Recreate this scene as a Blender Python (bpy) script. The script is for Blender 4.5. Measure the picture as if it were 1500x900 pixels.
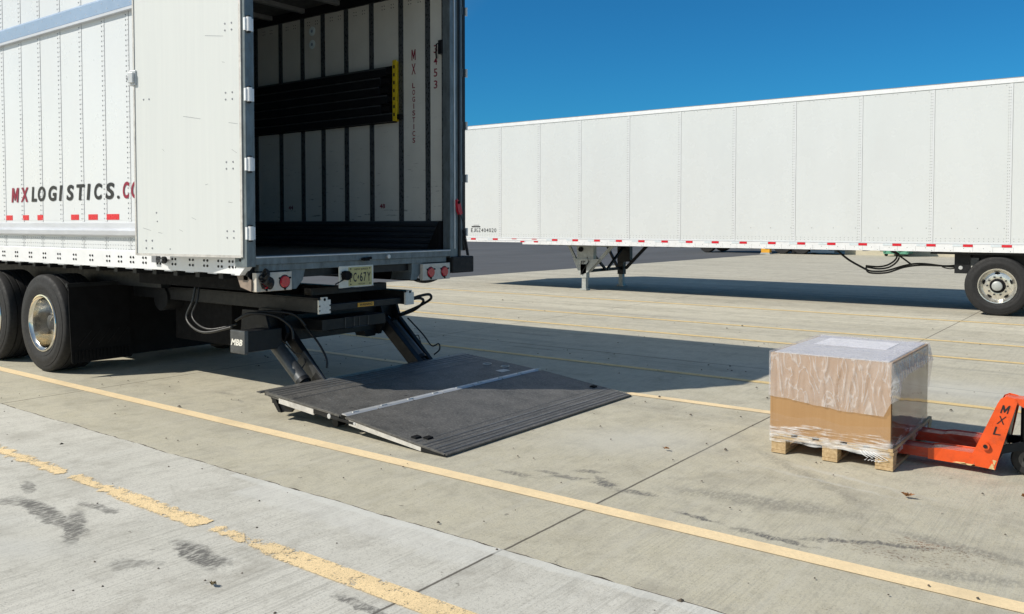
import bpy, math, random
from mathutils import Vector, Matrix, noise
R = math.radians
random.seed(7)
scene = bpy.context.scene
for o in list(bpy.data.objects): bpy.data.objects.remove(o)

# ------------------------------------------------------------------ camera
cd = bpy.data.cameras.new('camera'); cam = bpy.data.objects.new('camera', cd)
scene.collection.objects.link(cam); scene.camera = cam
cd.sensor_width = 36; cd.lens = 1249/1500*36
cd.shift_y = -78.4/1500
cd.clip_end = 5000; cd.clip_start = .05
cam.location = (0, 0, 1.58)
cam.rotation_euler = (R(88), 0, R(37))

# ------------------------------------------------------------------ light
SUN = Vector((-.62, -.92, 1.0)).normalized()          # towards the sun
w = bpy.data.worlds.new('World'); scene.world = w; w.use_nodes = True
wn = w.node_tree.nodes; wl = w.node_tree.links
bg = wn['Background']
sky = wn.new('ShaderNodeTexSky'); sky.sky_type = 'NISHITA'; sky.sun_disc = False
sky.sun_elevation = math.asin(SUN.z); sky.sun_rotation = math.atan2(SUN.x, SUN.y)
sky.air_density = 1.0; sky.dust_density = 0.1; sky.ozone_density = 4.5; sky.altitude = 300
# deep blue away from the sun, paler round it
geo = wn.new('ShaderNodeTexCoord'); dt = wn.new('ShaderNodeVectorMath'); dt.operation = 'DOT_PRODUCT'
wl.new(geo.outputs['Generated'], dt.inputs[0]); dt.inputs[1].default_value = SUN
mr = wn.new('ShaderNodeMapRange'); mr.inputs[1].default_value = .45; mr.inputs[2].default_value = -.05; wl.new(dt.outputs['Value'], mr.inputs[0])
tint = wn.new('ShaderNodeMix'); tint.data_type = 'RGBA'; wl.new(mr.outputs[0], tint.inputs[0])
tint.inputs[6].default_value = (1.25, 1.0, .74, 1); tint.inputs[7].default_value = (.10, .475, .665, 1)
mul = wn.new('ShaderNodeMix'); mul.data_type = 'RGBA'; mul.blend_type = 'MULTIPLY'; mul.inputs[0].default_value = 1
wl.new(sky.outputs[0], mul.inputs[6]); wl.new(tint.outputs[2], mul.inputs[7])
wl.new(mul.outputs[2], bg.inputs[0]); bg.inputs[1].default_value = .15
sl = bpy.data.lights.new('sun', 'SUN'); sl.energy = 5.0; sl.angle = R(.5); sl.color = (1, .94, .83)
so = bpy.data.objects.new('sun', sl); scene.collection.objects.link(so)
so.rotation_euler = (-SUN).to_track_quat('-Z', 'Y').to_euler(); so.location = (-20, -30, 40)
scene.view_settings.view_transform = 'Standard'; scene.view_settings.look = 'None'
scene.view_settings.gamma = 1; scene.view_settings.exposure = -0.12
scene.render.resolution_x = 1024; scene.render.resolution_y = 614

# ------------------------------------------------------------------ materials
def newmat(name):
    m = bpy.data.materials.new(name); m.use_nodes = True
    nt = m.node_tree
    return m, nt, nt.nodes['Principled BSDF']
def N(nt, typ, **kw):
    n = nt.nodes.new(typ)
    for k, v in kw.items(): setattr(n, k, v)
    return n
def math_(nt, op, a, b=None, c=None, clamp=False):
    n = nt.nodes.new('ShaderNodeMath'); n.operation = op; n.use_clamp = clamp
    for i, v in enumerate((a, b, c)):
        if v is None: continue
        if isinstance(v, (int, float)): n.inputs[i].default_value = v
        else: nt.links.new(v, n.inputs[i])
    return n.outputs[0]
def coords(nt, scale=(1, 1, 1), loc=(0, 0, 0), rot=(0, 0, 0)):
    tc = nt.nodes.new('ShaderNodeTexCoord'); mp = nt.nodes.new('ShaderNodeMapping')
    mp.inputs['Scale'].default_value = scale; mp.inputs['Location'].default_value = loc
    mp.inputs['Rotation'].default_value = rot
    nt.links.new(tc.outputs['Object'], mp.inputs[0]); return mp.outputs[0]
def noise_(nt, scale, detail=4, rough=.55, vec=None, stretch=(1, 1, 1), dist=0):
    n = nt.nodes.new('ShaderNodeTexNoise'); n.inputs['Scale'].default_value = scale
    n.inputs['Detail'].default_value = detail; n.inputs['Roughness'].default_value = rough
    n.inputs['Distortion'].default_value = dist
    nt.links.new(vec if vec else coords(nt, stretch), n.inputs['Vector'])
    return n.outputs['Fac']
def ramp(nt, fac, lo, hi, a=0., b=1.):
    n = nt.nodes.new('ShaderNodeMapRange'); n.inputs[1].default_value = lo; n.inputs[2].default_value = hi
    n.inputs[3].default_value = a; n.inputs[4].default_value = b; n.clamp = True
    nt.links.new(fac, n.inputs[0]); return n.outputs[0]
def mixc(nt, fac, a, b, mode='MIX'):
    n = nt.nodes.new('ShaderNodeMix'); n.data_type = 'RGBA'; n.blend_type = mode
    if isinstance(fac, (int, float)): n.inputs[0].default_value = fac
    else: nt.links.new(fac, n.inputs[0])
    for i, v in ((6, a), (7, b)):
        if isinstance(v, (tuple, list)): n.inputs[i].default_value = (v[0], v[1], v[2], 1)
        else: nt.links.new(v, n.inputs[i])
    return n.outputs[2]
def pmat(name, col, rough=.5, metal=0, var=.12, scale=6, stretch=(1, 1, 1), bump=0, bscale=60, bstretch=None,
         coat=0, dirt=0, dirtcol=(.1, .085, .06), spec=.5):
    m, nt, p = newmat(name)
    f = noise_(nt, scale, 5, .6, stretch=stretch)
    f = ramp(nt, f, .3, .7)
    c = mixc(nt, f, tuple(x*(1-var) for x in col), tuple(min(1, x*(1+var)) for x in col))
    if dirt:
        d = ramp(nt, noise_(nt, scale*1.7, 8, .7, stretch=stretch), .5, .78, 0, dirt)
        c = mixc(nt, d, c, dirtcol)
    nt.links.new(c, p.inputs['Base Color'])
    r = ramp(nt, noise_(nt, scale*2.3, 4, .6), .3, .7, max(.02, rough-.1), min(1, rough+.1))
    nt.links.new(r, p.inputs['Roughness'])
    p.inputs['Metallic'].default_value = metal; p.inputs['Specular IOR Level'].default_value = spec
    p.inputs['Coat Weight'].default_value = coat
    if bump:
        b = nt.nodes.new('ShaderNodeBump'); b.inputs['Strength'].default_value = bump; b.inputs['Distance'].default_value = .004
        nt.links.new(noise_(nt, bscale, 5, .6, stretch=bstretch or stretch), b.inputs['Height'])
        nt.links.new(b.outputs[0], p.inputs['Normal'])
    return m
M = {}
M['white_panel'] = pmat('white_panel', (.645, .67, .69), .32, 0, .03, 1.2, (1, 1, .25), .12, 3, dirt=.10, dirtcol=(.5, .47, .42))
M['white_far'] = pmat('white_far', (.62, .645, .655), .26, 0, .03, .8, (1, 1, .3), .35, 1.6, dirt=.14, dirtcol=(.55, .53, .5))
M['rivet'] = pmat('rivet', (.26, .27, .29), .5, .3, .15)
M['rivet_far'] = pmat('rivet_far', (.24, .25, .25), .5, .2, .15)
M['rivet_white'] = pmat('rivet_white', (.62, .63, .64), .4, .2, .15)
M['lap'] = pmat('lap', (.64, .66, .68), .35, 0, .05)
M['alu'] = pmat('alu', (.58, .59, .60), .42, .4, .08, 10, (.2, 1, 1), .1, dirt=.15)
M['alu_blue'] = pmat('alu_blue', (.34, .44, .58), .4, .4, .06, 5, (.3, 1, 1))
M['alu_rail'] = pmat('alu_rail', (.60, .62, .66), .42, .25, .06, 5, (.3, 1, 1), dirt=.18, dirtcol=(.2, .18, .15))
M['alu_white'] = pmat('alu_white', (.78, .79, .81), .38, .1, .04, 6, dirt=.1, dirtcol=(.3, .28, .25))
M['red_tape'] = pmat('red_tape', (.62, .015, .03), .3, 0, .12, 30)
M['pale_tape'] = pmat('pale_tape', (.62, .68, .72), .3, 0, .08, 30)
M['maroon'] = pmat('maroon', (.25, .008, .035), .45, 0, .1, 20)
M['black_letter'] = pmat('black_letter', (.012, .012, .015), .4, 0, .2, 20)
M['frame_steel'] = pmat('frame_steel', (.15, .18, .195), .5, .35, .25, 14, (1, 1, .4), .3, 40, dirt=.4, dirtcol=(.06, .045, .03))
M['black_steel'] = pmat('black_steel', (.009, .010, .012), .45, 0, .4, 9, (1, 1, 1), .15, 30, dirt=.25, dirtcol=(.022, .02, .018), spec=.35)
M['black_matte'] = pmat('black_matte', (.008, .008, .009), .85, 0, .3, 8, spec=.2)
M['rubber'] = pmat('rubber', (.012, .012, .013), .72, 0, .3, 12, bump=.2, bscale=60, dirt=.25, dirtcol=(.03, .028, .025))
M['flap'] = pmat('flap', (.007, .007, .008), .6, 0, .3, 8, spec=.15)
M['chrome'] = pmat('chrome', (.80, .77, .70), .14, 1, .08, 8, dirt=.25, dirtcol=(.35, .26, .15))
M['rim_alu'] = pmat('rim_alu', (.78, .76, .70), .24, .85, .06, 8, dirt=.22, dirtcol=(.4, .33, .22))
M['hub'] = pmat('hub', (.09, .09, .09), .45, .6, .3, 20)
M['lamp_red'] = pmat('lamp_red', (.50, .008, .03), .2, 0, .15, 40, coat=.5)
M['lamp_plate'] = pmat('lamp_plate', (.60, .55, .48), .45, 0, .12, 12, dirt=.4, dirtcol=(.2, .15, .1))
M['tan_plate'] = pmat('tan_plate', (.26, .20, .16), .6, 0, .2, 12, dirt=.4)
M['plate_yellow'] = pmat('plate_yellow', (.52, .46, .20), .4, 0, .1, 20)
M['cream'] = pmat('cream', (.70, .68, .60), .4, 0, .1, 20)
M['yellow'] = pmat('yellow', (.72, .52, .02), .45, 0, .15, 30, dirt=.3)
M['orange_sticker'] = pmat('orange_sticker', (.72, .36, .03), .45, 0, .2, 60)
M['white_cap'] = pmat('white_cap', (.72, .70, .64), .5, 0, .1, 30, dirt=.25, dirtcol=(.2, .17, .13))
M['dark_alu'] = pmat('dark_alu', (.07, .075, .08), .45, .4, .25, 14, (1, 1, 1), .3, 60, dirt=.3, dirtcol=(.04, .035, .03))
M['grey_tube'] = pmat('grey_tube', (.10, .105, .11), .38, .5, .25, 10, dirt=.3, dirtcol=(.05, .04, .03))
M['leg_grey'] = pmat('leg_grey', (.42, .44, .43), .5, .3, .15, 14, dirt=.3, dirtcol=(.12, .1, .08))
M['cable'] = pmat('cable', (.012, .012, .013), .45, 0, .2, 20)
M['cable_grey'] = pmat('cable_grey', (.03, .03, .03), .4, .2, .2, 20)
M['red_plastic'] = pmat('red_plastic', (.45, .01, .03), .4, 0, .1, 20)
M['skin'] = pmat('roof_skin', (.75, .75, .74), .5, 0, .05)
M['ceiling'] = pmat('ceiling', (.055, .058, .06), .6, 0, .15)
M['ceiling_rib'] = pmat('ceiling_rib', (.20, .21, .22), .5, .3, .15)
M['int_floor'] = pmat('int_floor', (.10, .075, .055), .6, 0, .35, 8, (.3, 3, 1), .3, 30, dirt=.5, dirtcol=(.04, .035, .03))
M['scuff'] = pmat('scuff', (.045, .055, .07), .42, .4, .2, 8, (.2, 1, 3))
M['sticker'] = pmat('sticker', (.80, .93, .97), .35, 0, .03)  # pale blue painted as daylight glowing through the wall discs
M['orange'] = pmat('orange', (.72, .085, .012), .34, 0, .1, 9, bump=.1, dirt=.5, dirtcol=(.20, .05, .025), coat=.05)
M['orange_worn'] = pmat('orange_worn', (.42, .045, .018), .45, 0, .3, 16, (.4, 1, 1), .3, 40, dirt=.9, dirtcol=(.28, .16, .12))
M['chip'] = pmat('chip', (.60, .45, .22), .6, 0, .3, 40)
M['paper'] = pmat('paper', (.80, .80, .82), .6, 0, .03)
M['foam'] = pmat('foam', (.56, .56, .58), .6, 0, .06)
M['blue_body'] = pmat('blue_body', (.03, .06, .10), .4, 0, .1)
M['beige_wall'] = pmat('beige_wall', (.50, .46, .36), .8, 0, .1, 2)
M['green'] = pmat('green', (.10, .30, .20), .5, 0, .1)
M['leaf'] = pmat('leaf', (.24, .11, .04), .7, 0, .3, 40)
M['leaf_dark'] = pmat('leaf_dark', (.10, .075, .03), .7, 0, .4, 40)
M['specks'] = pmat('specks', (.07, .055, .04), .8, 0, .5, 5)
M['glass_dark'] = pmat('glass_dark', (.02, .025, .03), .1)

# plywood-like door lining: fine vertical grain, scratches
def door_mat():
    m, nt, p = newmat('door_liner')
    g = ramp(nt, noise_(nt, 30, 4, .6, stretch=(1, 1, .03)), .3, .7)
    c = mixc(nt, g, (.635, .655, .645), (.665, .685, .67))
    s = ramp(nt, noise_(nt, 3.2, 9, .75, stretch=(1, 1, 3.5)), .66, .72, 0, .28)
    c = mixc(nt, s, c, (.52, .5, .45))
    nt.links.new(c, p.inputs['Base Color']); p.inputs['Roughness'].default_value = .45
    b = N(nt, 'ShaderNodeBump'); b.inputs['Strength'].default_value = .12; b.inputs['Distance'].default_value = .004
    nt.links.new(noise_(nt, 30, 4, .6, stretch=(1, 1, .03)), b.inputs['Height']); nt.links.new(b.outputs[0], p.inputs['Normal'])
    return m
M['door_liner'] = door_mat()
# interior liner: greyish white boards with horizontal scuffs
def liner_mat():
    m, nt, p = newmat('wall_liner')
    c = mixc(nt, ramp(nt, noise_(nt, 2.5, 5, .6), .3, .7), (.68, .66, .605), (.76, .74, .68))
    sc = ramp(nt, noise_(nt, 7, 8, .7, stretch=(1, 1, 6)), .61, .65, 0, .85)
    z = N(nt, 'ShaderNodeSeparateXYZ'); nt.links.new(coords(nt), z.inputs[0])
    zz = ramp(nt, z.outputs[2], 1.2, 3.0, 1, .0)
    c = mixc(nt, math_(nt, 'MULTIPLY', sc, zz), c, (.06, .055, .05))
    nt.links.new(c, p.inputs['Base Color']); p.inputs['Roughness'].default_value = .5
    return m
M['liner'] = liner_mat()
# perforated logistics post
def post_mat():
    m, nt, p = newmat('perforated_post')
    v = N(nt, 'ShaderNodeTexVoronoi'); v.inputs['Scale'].default_value = 38
    nt.links.new(coords(nt, (1.3, 1, .8)), v.inputs['Vector'])
    f = ramp(nt, v.outputs['Distance'], .25, .42)
    c = mixc(nt, f, (.012, .014, .016), (.09, .10, .11))
    nt.links.new(c, p.inputs['Base Color']); p.inputs['Metallic'].default_value = .3; p.inputs['Roughness'].default_value = .5
    return m
M['post'] = post_mat()

def ground_mat(name, near):
    m, nt, p = newmat(name)
    tc = N(nt, 'ShaderNodeTexCoord'); sp = N(nt, 'ShaderNodeSeparateXYZ'); nt.links.new(tc.outputs['Object'], sp.inputs[0])
    X, Y = sp.outputs[0], sp.outputs[1]
    base_a, base_b = ((.53, .515, .455), (.66, .64, .575)) if near else ((.455, .42, .315), (.55, .51, .39))
    c = mixc(nt, ramp(nt, noise_(nt, .9, 6, .62), .3, .7), base_a, base_b)
    # slab to slab change of tone
    wn_ = N(nt, 'ShaderNodeTexWhiteNoise', noise_dimensions='1D')
    nt.links.new(math_(nt, 'FLOOR', math_(nt, 'MULTIPLY', math_(nt, 'ADD', X, 2.49), 1/5.6)), wn_.inputs['W'])
    c = mixc(nt, .5, c, mixc(nt, wn_.outputs['Value'], (.86, .86, .86), (1.1, 1.1, 1.1)), 'MULTIPLY') if False else c
    # fading to pale far away lanes
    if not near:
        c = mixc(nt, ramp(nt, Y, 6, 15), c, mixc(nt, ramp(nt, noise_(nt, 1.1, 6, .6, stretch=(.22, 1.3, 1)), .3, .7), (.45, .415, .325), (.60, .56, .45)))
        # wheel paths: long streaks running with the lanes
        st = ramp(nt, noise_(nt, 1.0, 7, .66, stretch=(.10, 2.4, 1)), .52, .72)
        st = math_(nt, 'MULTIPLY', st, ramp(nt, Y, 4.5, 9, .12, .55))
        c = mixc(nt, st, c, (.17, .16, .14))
    # broom finish along y
    br = noise_(nt, 1, 3, .6, stretch=(75, 1.1, 1))
    brm = ramp(nt, noise_(nt, .8, 3, .5), .35, .65, .35, 1)
    brs = math_(nt, 'MULTIPLY', ramp(nt, br, .48, .66, 0, .42 if near else .30), brm)
    c = mixc(nt, brs, c, (.20, .19, .165))
    br2 = ramp(nt, noise_(nt, 1, 2, .5, stretch=(28, .5, 1)), .56, .74, 0, .22 if near else .10)
    c = mixc(nt, br2, c, (.60, .60, .57) if near else (.46, .44, .38))
    # aggregate speckle
    sk = noise_(nt, 150, 3, .8)
    c = mixc(nt, ramp(nt, noise_(nt, 95, 4, .85), .52, .66, 0, .62), c, (.15, .14, .12))
    c = mixc(nt, ramp(nt, sk, .30, .47, .45, 0), c, (.62, .61, .56))
    # small dark spots
    c = mixc(nt, ramp(nt, noise_(nt, 16, 3, .5), .72, .75, 0, .6), c, (.10, .09, .075))
    c = mixc(nt, ramp(nt, noise_(nt, 5.5, 9, .72), .35, .68, .22, 0), c, (.63, .61, .55))
    c = mixc(nt, ramp(nt, noise_(nt, 7, 9, .75, stretch=(1.6, .7, 1)), .50, .70, 0, .34), c, (.23, .215, .18))
    # mid size cloudy dirt
    c = mixc(nt, ramp(nt, noise_(nt, 2.6, 8, .7, dist=.4), .50, .74, 0, .50), c, (.24, .22, .18))
    wob = noise_(nt, 9, 6, .7)
    def line(axis, pos, wd, lo, hi, amt, col, c, wobble=.0, other=None):
        a = axis
        if wobble: a = math_(nt, 'ADD', a, math_(nt, 'MULTIPLY', math_(nt, 'SUBTRACT', wob, .5), wobble))
        d = math_(nt, 'ABSOLUTE', math_(nt, 'SUBTRACT', a, pos))
        k = ramp(nt, d, wd*.5, wd, amt, 0)
        if other is not None:
            k = math_(nt, 'MULTIPLY', k, math_(nt, 'MULTIPLY', math_(nt, 'GREATER_THAN', other, lo), math_(nt, 'LESS_THAN', other, hi)))
        return mixc(nt, k, c, col)
    for xj in (-2.49, -8.09, -13.69, 3.11, 8.7, -19.3, -24.9, 14.3):
        c = line(X, xj, .010, 0, 0, .85, (.07, .06, .05), c, .012)
    if not near:
        for yj in (9.05, 14.0, 18.9, 23.8):
            c = line(Y, yj, .012, 0, 0, .8, (.09, .08, .06), c, .02)
        for xl in (-6.24, -4.44, -3.55, -2.83, -2.05, -1.27, -.48, .3):
            c = line(X, xl, .03, 3.2, 4.5, .20, (.55, .53, .46), c, .10, Y)
    else:
        c = line(Y, 3.2, .05, -4.6, 5, .5, (.66, .66, .62), c, .10, X)
        c = line(Y, 3.08, .16, -4.3, -2.5, .30, (.68, .68, .65), c, .25, X)
    # oil stains: (x, y, rx, ry, angle, strength)
    if near:
        blobs = [(-5.36, 2.29, .13, .04, -20, .8), (-4.75, 2.14, .42, .055, -4, .95), (-4.45, 2.13, .26, .05, -30, .9), (-4.66, 2.36, .16, .035, 10, .8), (-5.1, 2.12, .2, .045, 20, .7),
                 (-3.62, 2.30, .23, .06, -12, 1.0), (-3.48, 2.30, .1, .06, 0, .9), (-2.58, 2.39, .15, .03, 0, .9), (-3.75, 2.05, .12, .05, 40, .6)]
        pale = [(-5.2, 1.7, .6, .2, 30, .5), (-4.5, 1.75, .5, .15, 30, .4)]
    else:
        blobs = [(-3.20, 4.29, .12, .035, 5, .8), (-3.05, 4.44, .10, .03, 0, .7), (-2.89, 4.42, .12, .04, 20, .75), (-2.86, 4.60, .11, .035, 30, .85), (-2.66, 4.47, .14, .05, -35, 1.0), (-2.38, 4.42, .13, .04, 10, .9),
                 (-1.94, 4.235, .15, .025, -5, 1.0), (-1.50, 4.19, .22, .03, -4, 1.0), (-1.20, 4.36, .25, .03, 28, .95), (-.95, 4.47, .16, .03, 20, .9), (-1.75, 4.7, .6, .12, 10, .5), (-.60, 4.25, .3, .07, 20, .5), (-.7, 4.6, .4, .06, -10, .5),
                 (-6.9, 4.7, .14, .04, 0, .5), (-6.5, 4.58, .10, .03, 0, .5), (-5.6, 4.5, .12, .03, 0, .5), (-1.7, 5.35, .9, .06, -40, .35), (-7.2, 9.9, .5, .08, 0, .5), (-6.3, 8.8, .5, .06, 0, .4)]
        pale = [(-3.0, 5.5, .7, .45, 40, .40), (-1.5, 9, 2.2, .6, 0, .45), (-1.45, 5.45, .5, .03, -15, .4), (-1.6, 5.3, .6, .02, -10, .4)]
    dn = N(nt, 'ShaderNodeTexNoise'); dn.inputs['Scale'].default_value = 9; dn.inputs['Detail'].default_value = 7; dn.inputs['Roughness'].default_value = .72
    nt.links.new(tc.outputs['Object'], dn.inputs['Vector'])
    dv = N(nt, 'ShaderNodeVectorMath', operation='SUBTRACT'); nt.links.new(dn.outputs['Color'], dv.inputs[0]); dv.inputs[1].default_value = (.5, .5, .5)
    dm = N(nt, 'ShaderNodeVectorMath', operation='MULTIPLY'); nt.links.new(dv.outputs[0], dm.inputs[0]); dm.inputs[1].default_value = (.32, .15, 0)
    da = N(nt, 'ShaderNodeVectorMath', operation='ADD'); nt.links.new(dm.outputs[0], da.inputs[0]); nt.links.new(tc.outputs['Object'], da.inputs[1])
    grit = ramp(nt, noise_(nt, 60, 4, .7, stretch=(1, .35, 1)), .36, .56, .15, 1)
    def blob(b, c, col, soft=.5, useg=True):
        x, y, rx, ry, an, s = b
        mp = N(nt, 'ShaderNodeMapping', vector_type='TEXTURE')
        mp.inputs['Location'].default_value = (x, y, 0); mp.inputs['Rotation'].default_value = (0, 0, R(an)); mp.inputs['Scale'].default_value = (rx, ry, 1)
        nt.links.new(da.outputs[0], mp.inputs[0])
        ln = N(nt, 'ShaderNodeVectorMath', operation='LENGTH')
        fl = N(nt, 'ShaderNodeVectorMath', operation='MULTIPLY'); nt.links.new(mp.outputs[0], fl.inputs[0]); fl.inputs[1].default_value = (1, 1, 0)
        nt.links.new(fl.outputs[0], ln.inputs[0])
        k = ramp(nt, ln.outputs['Value'], soft, 1.25, s, 0)
        if useg: k = math_(nt, 'MULTIPLY', k, grit)
        return mixc(nt, k, c, col)
    for b in blobs: c = blob(b, c, (.155, .15, .138), .8 if near else .55)
    for b in pale: c = blob(b, c, (.56, .56, .53), .2, False)
    if not near:
        rust = ramp(nt, noise_(nt, 55, 2, .6), .56, .62, .1, 1)
        for b, col in (((-.87, 4.56, .09, .05, 10, .9), (.30, .09, .04)), ((-.80, 4.52, .3, .12, 0, .8), (.13, .08, .05)), ((-.95, 4.32, .35, .10, 0, .7), (.14, .09, .06))):
            x, y, rx, ry, an, s = b
            mp = N(nt, 'ShaderNodeMapping', vector_type='TEXTURE')
            mp.inputs['Location'].default_value = (x, y, 0); mp.inputs['Scale'].default_value = (rx, ry, 1e6)
            nt.links.new(da.outputs[0], mp.inputs[0])
            ln = N(nt, 'ShaderNodeVectorMath', operation='LENGTH'); nt.links.new(mp.outputs[0], ln.inputs[0])
            k = math_(nt, 'MULTIPLY', ramp(nt, ln.outputs['Value'], .2, 1.2, s, 0), rust)
            c = mixc(nt, k, c, col)
    nt.links.new(c, p.inputs['Base Color']); p.inputs['Roughness'].default_value = .88; p.inputs['Specular IOR Level'].default_value = .25
    hb = math_(nt, 'ADD', math_(nt, 'MULTIPLY', br, .8), sk)
    b = N(nt, 'ShaderNodeBump'); b.inputs['Strength'].default_value = .5; b.inputs['Distance'].default_value = .004
    nt.links.new(hb, b.inputs['Height']); nt.links.new(b.outputs[0], p.inputs['Normal'])
    return m
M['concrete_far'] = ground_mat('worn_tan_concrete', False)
M['concrete_near'] = ground_mat('pale_broomed_concrete', True)
M['asphalt'] = pmat('asphalt', (.105, .108, .115), .9, 0, .14, .35, (1, .3, 1), .3, 40, dirt=.2, dirtcol=(.07, .07, .075), spec=.2)

def paint_mat(name, col, wear, worn=False):
    m, nt, p = newmat(name)
    c = mixc(nt, ramp(nt, noise_(nt, 40, 5, .7), .3, .7), tuple(x*.88 for x in col), tuple(min(1, x*1.1) for x in col))
    c = mixc(nt, ramp(nt, noise_(nt, 2.5, 6, .7), .5, .75, 0, .35), c, (.30, .25, .17))
    c = mixc(nt, ramp(nt, noise_(nt, 150, 3, .8), .56, .68, 0, .35), c, (.22, .18, .12))
    nt.links.new(c, p.inputs['Base Color']); p.inputs['Roughness'].default_value = .8
    tc = N(nt, 'ShaderNodeTexCoord'); sp = N(nt, 'ShaderNodeSeparateXYZ'); nt.links.new(tc.outputs['Object'], sp.inputs[0])
    f = math_(nt, 'ADD', math_(nt, 'MULTIPLY', noise_(nt, 12, 8, .75, stretch=(.8, .8, 1)), .75), math_(nt, 'MULTIPLY', noise_(nt, 90, 2, .6), .25))
    if worn:
        big = noise_(nt, 1.3, 2, .5)
        wx = ramp(nt, sp.outputs[0], -3.7, -3.2, 1, .0)
        big = math_(nt, 'ADD', big, 0)
        thr = math_(nt, 'MULTIPLY', ramp(nt, big, .40, .60, .2, 1), wx)
        edge = ramp(nt, math_(nt, 'ABSOLUTE', math_(nt, 'SUBTRACT', sp.outputs[1], 2.555)), .02, .07, 0, .20)
        f = math_(nt, 'ADD', f, math_(nt, 'MULTIPLY', edge, math_(nt, 'ADD', thr, .30)))
        f = math_(nt, 'ADD', f, math_(nt, 'MULTIPLY', thr, .05))
        for gx, gw in ((-5.42, .05), (-3.90, .035)):
            f = math_(nt, 'ADD', f, ramp(nt, math_(nt, 'ABSOLUTE', math_(nt, 'SUBTRACT', sp.outputs[0], gx)), gw*.3, gw*1.6, .25, 0))
        a = math_(nt, 'MULTIPLY', ramp(nt, f, .56, .62, 1, 0), ramp(nt, noise_(nt, 120, 3, .75), .54, .66, 1, .45))
    else:
        a = ramp(nt, f, wear, wear+.05, 1, .1)
    tr = N(nt, 'ShaderNodeBsdfTransparent'); mx = N(nt, 'ShaderNodeMixShader')
    nt.links.new(a, mx.inputs[0]); nt.links.new(tr.outputs[0], mx.inputs[1]); nt.links.new(p.outputs[0], mx.inputs[2])
    nt.links.new(mx.outputs[0], nt.nodes['Material Output'].inputs[0])
    return m
M['paint'] = paint_mat('yellow_paint', (.88, .69, .42), .66)
M['paint_worn'] = paint_mat('worn_yellow_paint', (.88, .67, .38), .6, True)
M['paint_far'] = paint_mat('faded_yellow_paint', (.72, .54, .26), .56)

def ramp_mat():
    m, nt, p = newmat('tread_plate')
    c = mixc(nt, ramp(nt, noise_(nt, 5, 6, .65), .3, .7), (.070, .068, .064), (.155, .148, .138))
    c = mixc(nt, ramp(nt, noise_(nt, 60, 4, .8), .50, .64, 0, .50), c, (.30, .29, .27))
    c = mixc(nt, ramp(nt, noise_(nt, 60, 4, .8), .30, .44, .45, 0), c, (.035, .033, .03))
    c = mixc(nt, ramp(nt, noise_(nt, 3, 8, .75), .56, .72, 0, .5), c, (.05, .047, .044))
    c = mixc(nt, ramp(nt, noise_(nt, 4, 9, .8, stretch=(.5, 3.5, 1)), .60, .70, 0, .30), c, (.26, .25, .235))
    c = mixc(nt, ramp(nt, noise_(nt, 3, 9, .8, stretch=(4, .4, 1)), .60, .72, 0, .45), c, (.035, .033, .03))
    nt.links.new(c, p.inputs['Base Color']); p.inputs['Roughness'].default_value = .55; p.inputs['Metallic'].default_value = .2
    b = N(nt, 'ShaderNodeBump'); b.inputs['Strength'].default_value = .5; b.inputs['Distance'].default_value = .003
    nt.links.new(noise_(nt, 170, 3, .7), b.inputs['Height']); nt.links.new(b.outputs[0], p.inputs['Normal'])
    return m
M['tread'] = ramp_mat()
M['tread_edge'] = pmat('tread_edge', (.15, .146, .14), .45, .5, .3, 9, (3, .25, 1), .2, 40, dirt=.4, dirtcol=(.04, .037, .034))
M['edge_alu'] = pmat('edge_alu', (.60, .58, .55), .5, .3, .15, 14, dirt=.5, dirtcol=(.25, .22, .18))

def wood_mat():
    m, nt, p = newmat('pallet_wood')
    g = ramp(nt, noise_(nt, 9, 6, .65, stretch=(6, .8, 6)), .3, .7)
    c = mixc(nt, g, (.33, .22, .105), (.58, .43, .25))
    c = mixc(nt, ramp(nt, noise_(nt, 30, 4, .7), .58, .7, 0, .5), c, (.24, .15, .08))
    nt.links.new(c, p.inputs['Base Color']); p.inputs['Roughness'].default_value = .8
    return m
M['wood'] = wood_mat()
def card_mat():
    m, nt, p = newmat('cardboard')
    c = mixc(nt, ramp(nt, noise_(nt, 3, 5, .6), .3, .7), (.36, .205, .088), (.395, .23, .10))
    c = mixc(nt, ramp(nt, noise_(nt, 60, 2, .5, stretch=(1, 1, .03)), .45, .7, 0, .18), c, (.45, .29, .15))
    nt.links.new(c, p.inputs['Base Color']); p.inputs['Roughness'].default_value = .75
    return m
M['card'] = card_mat()
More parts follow.
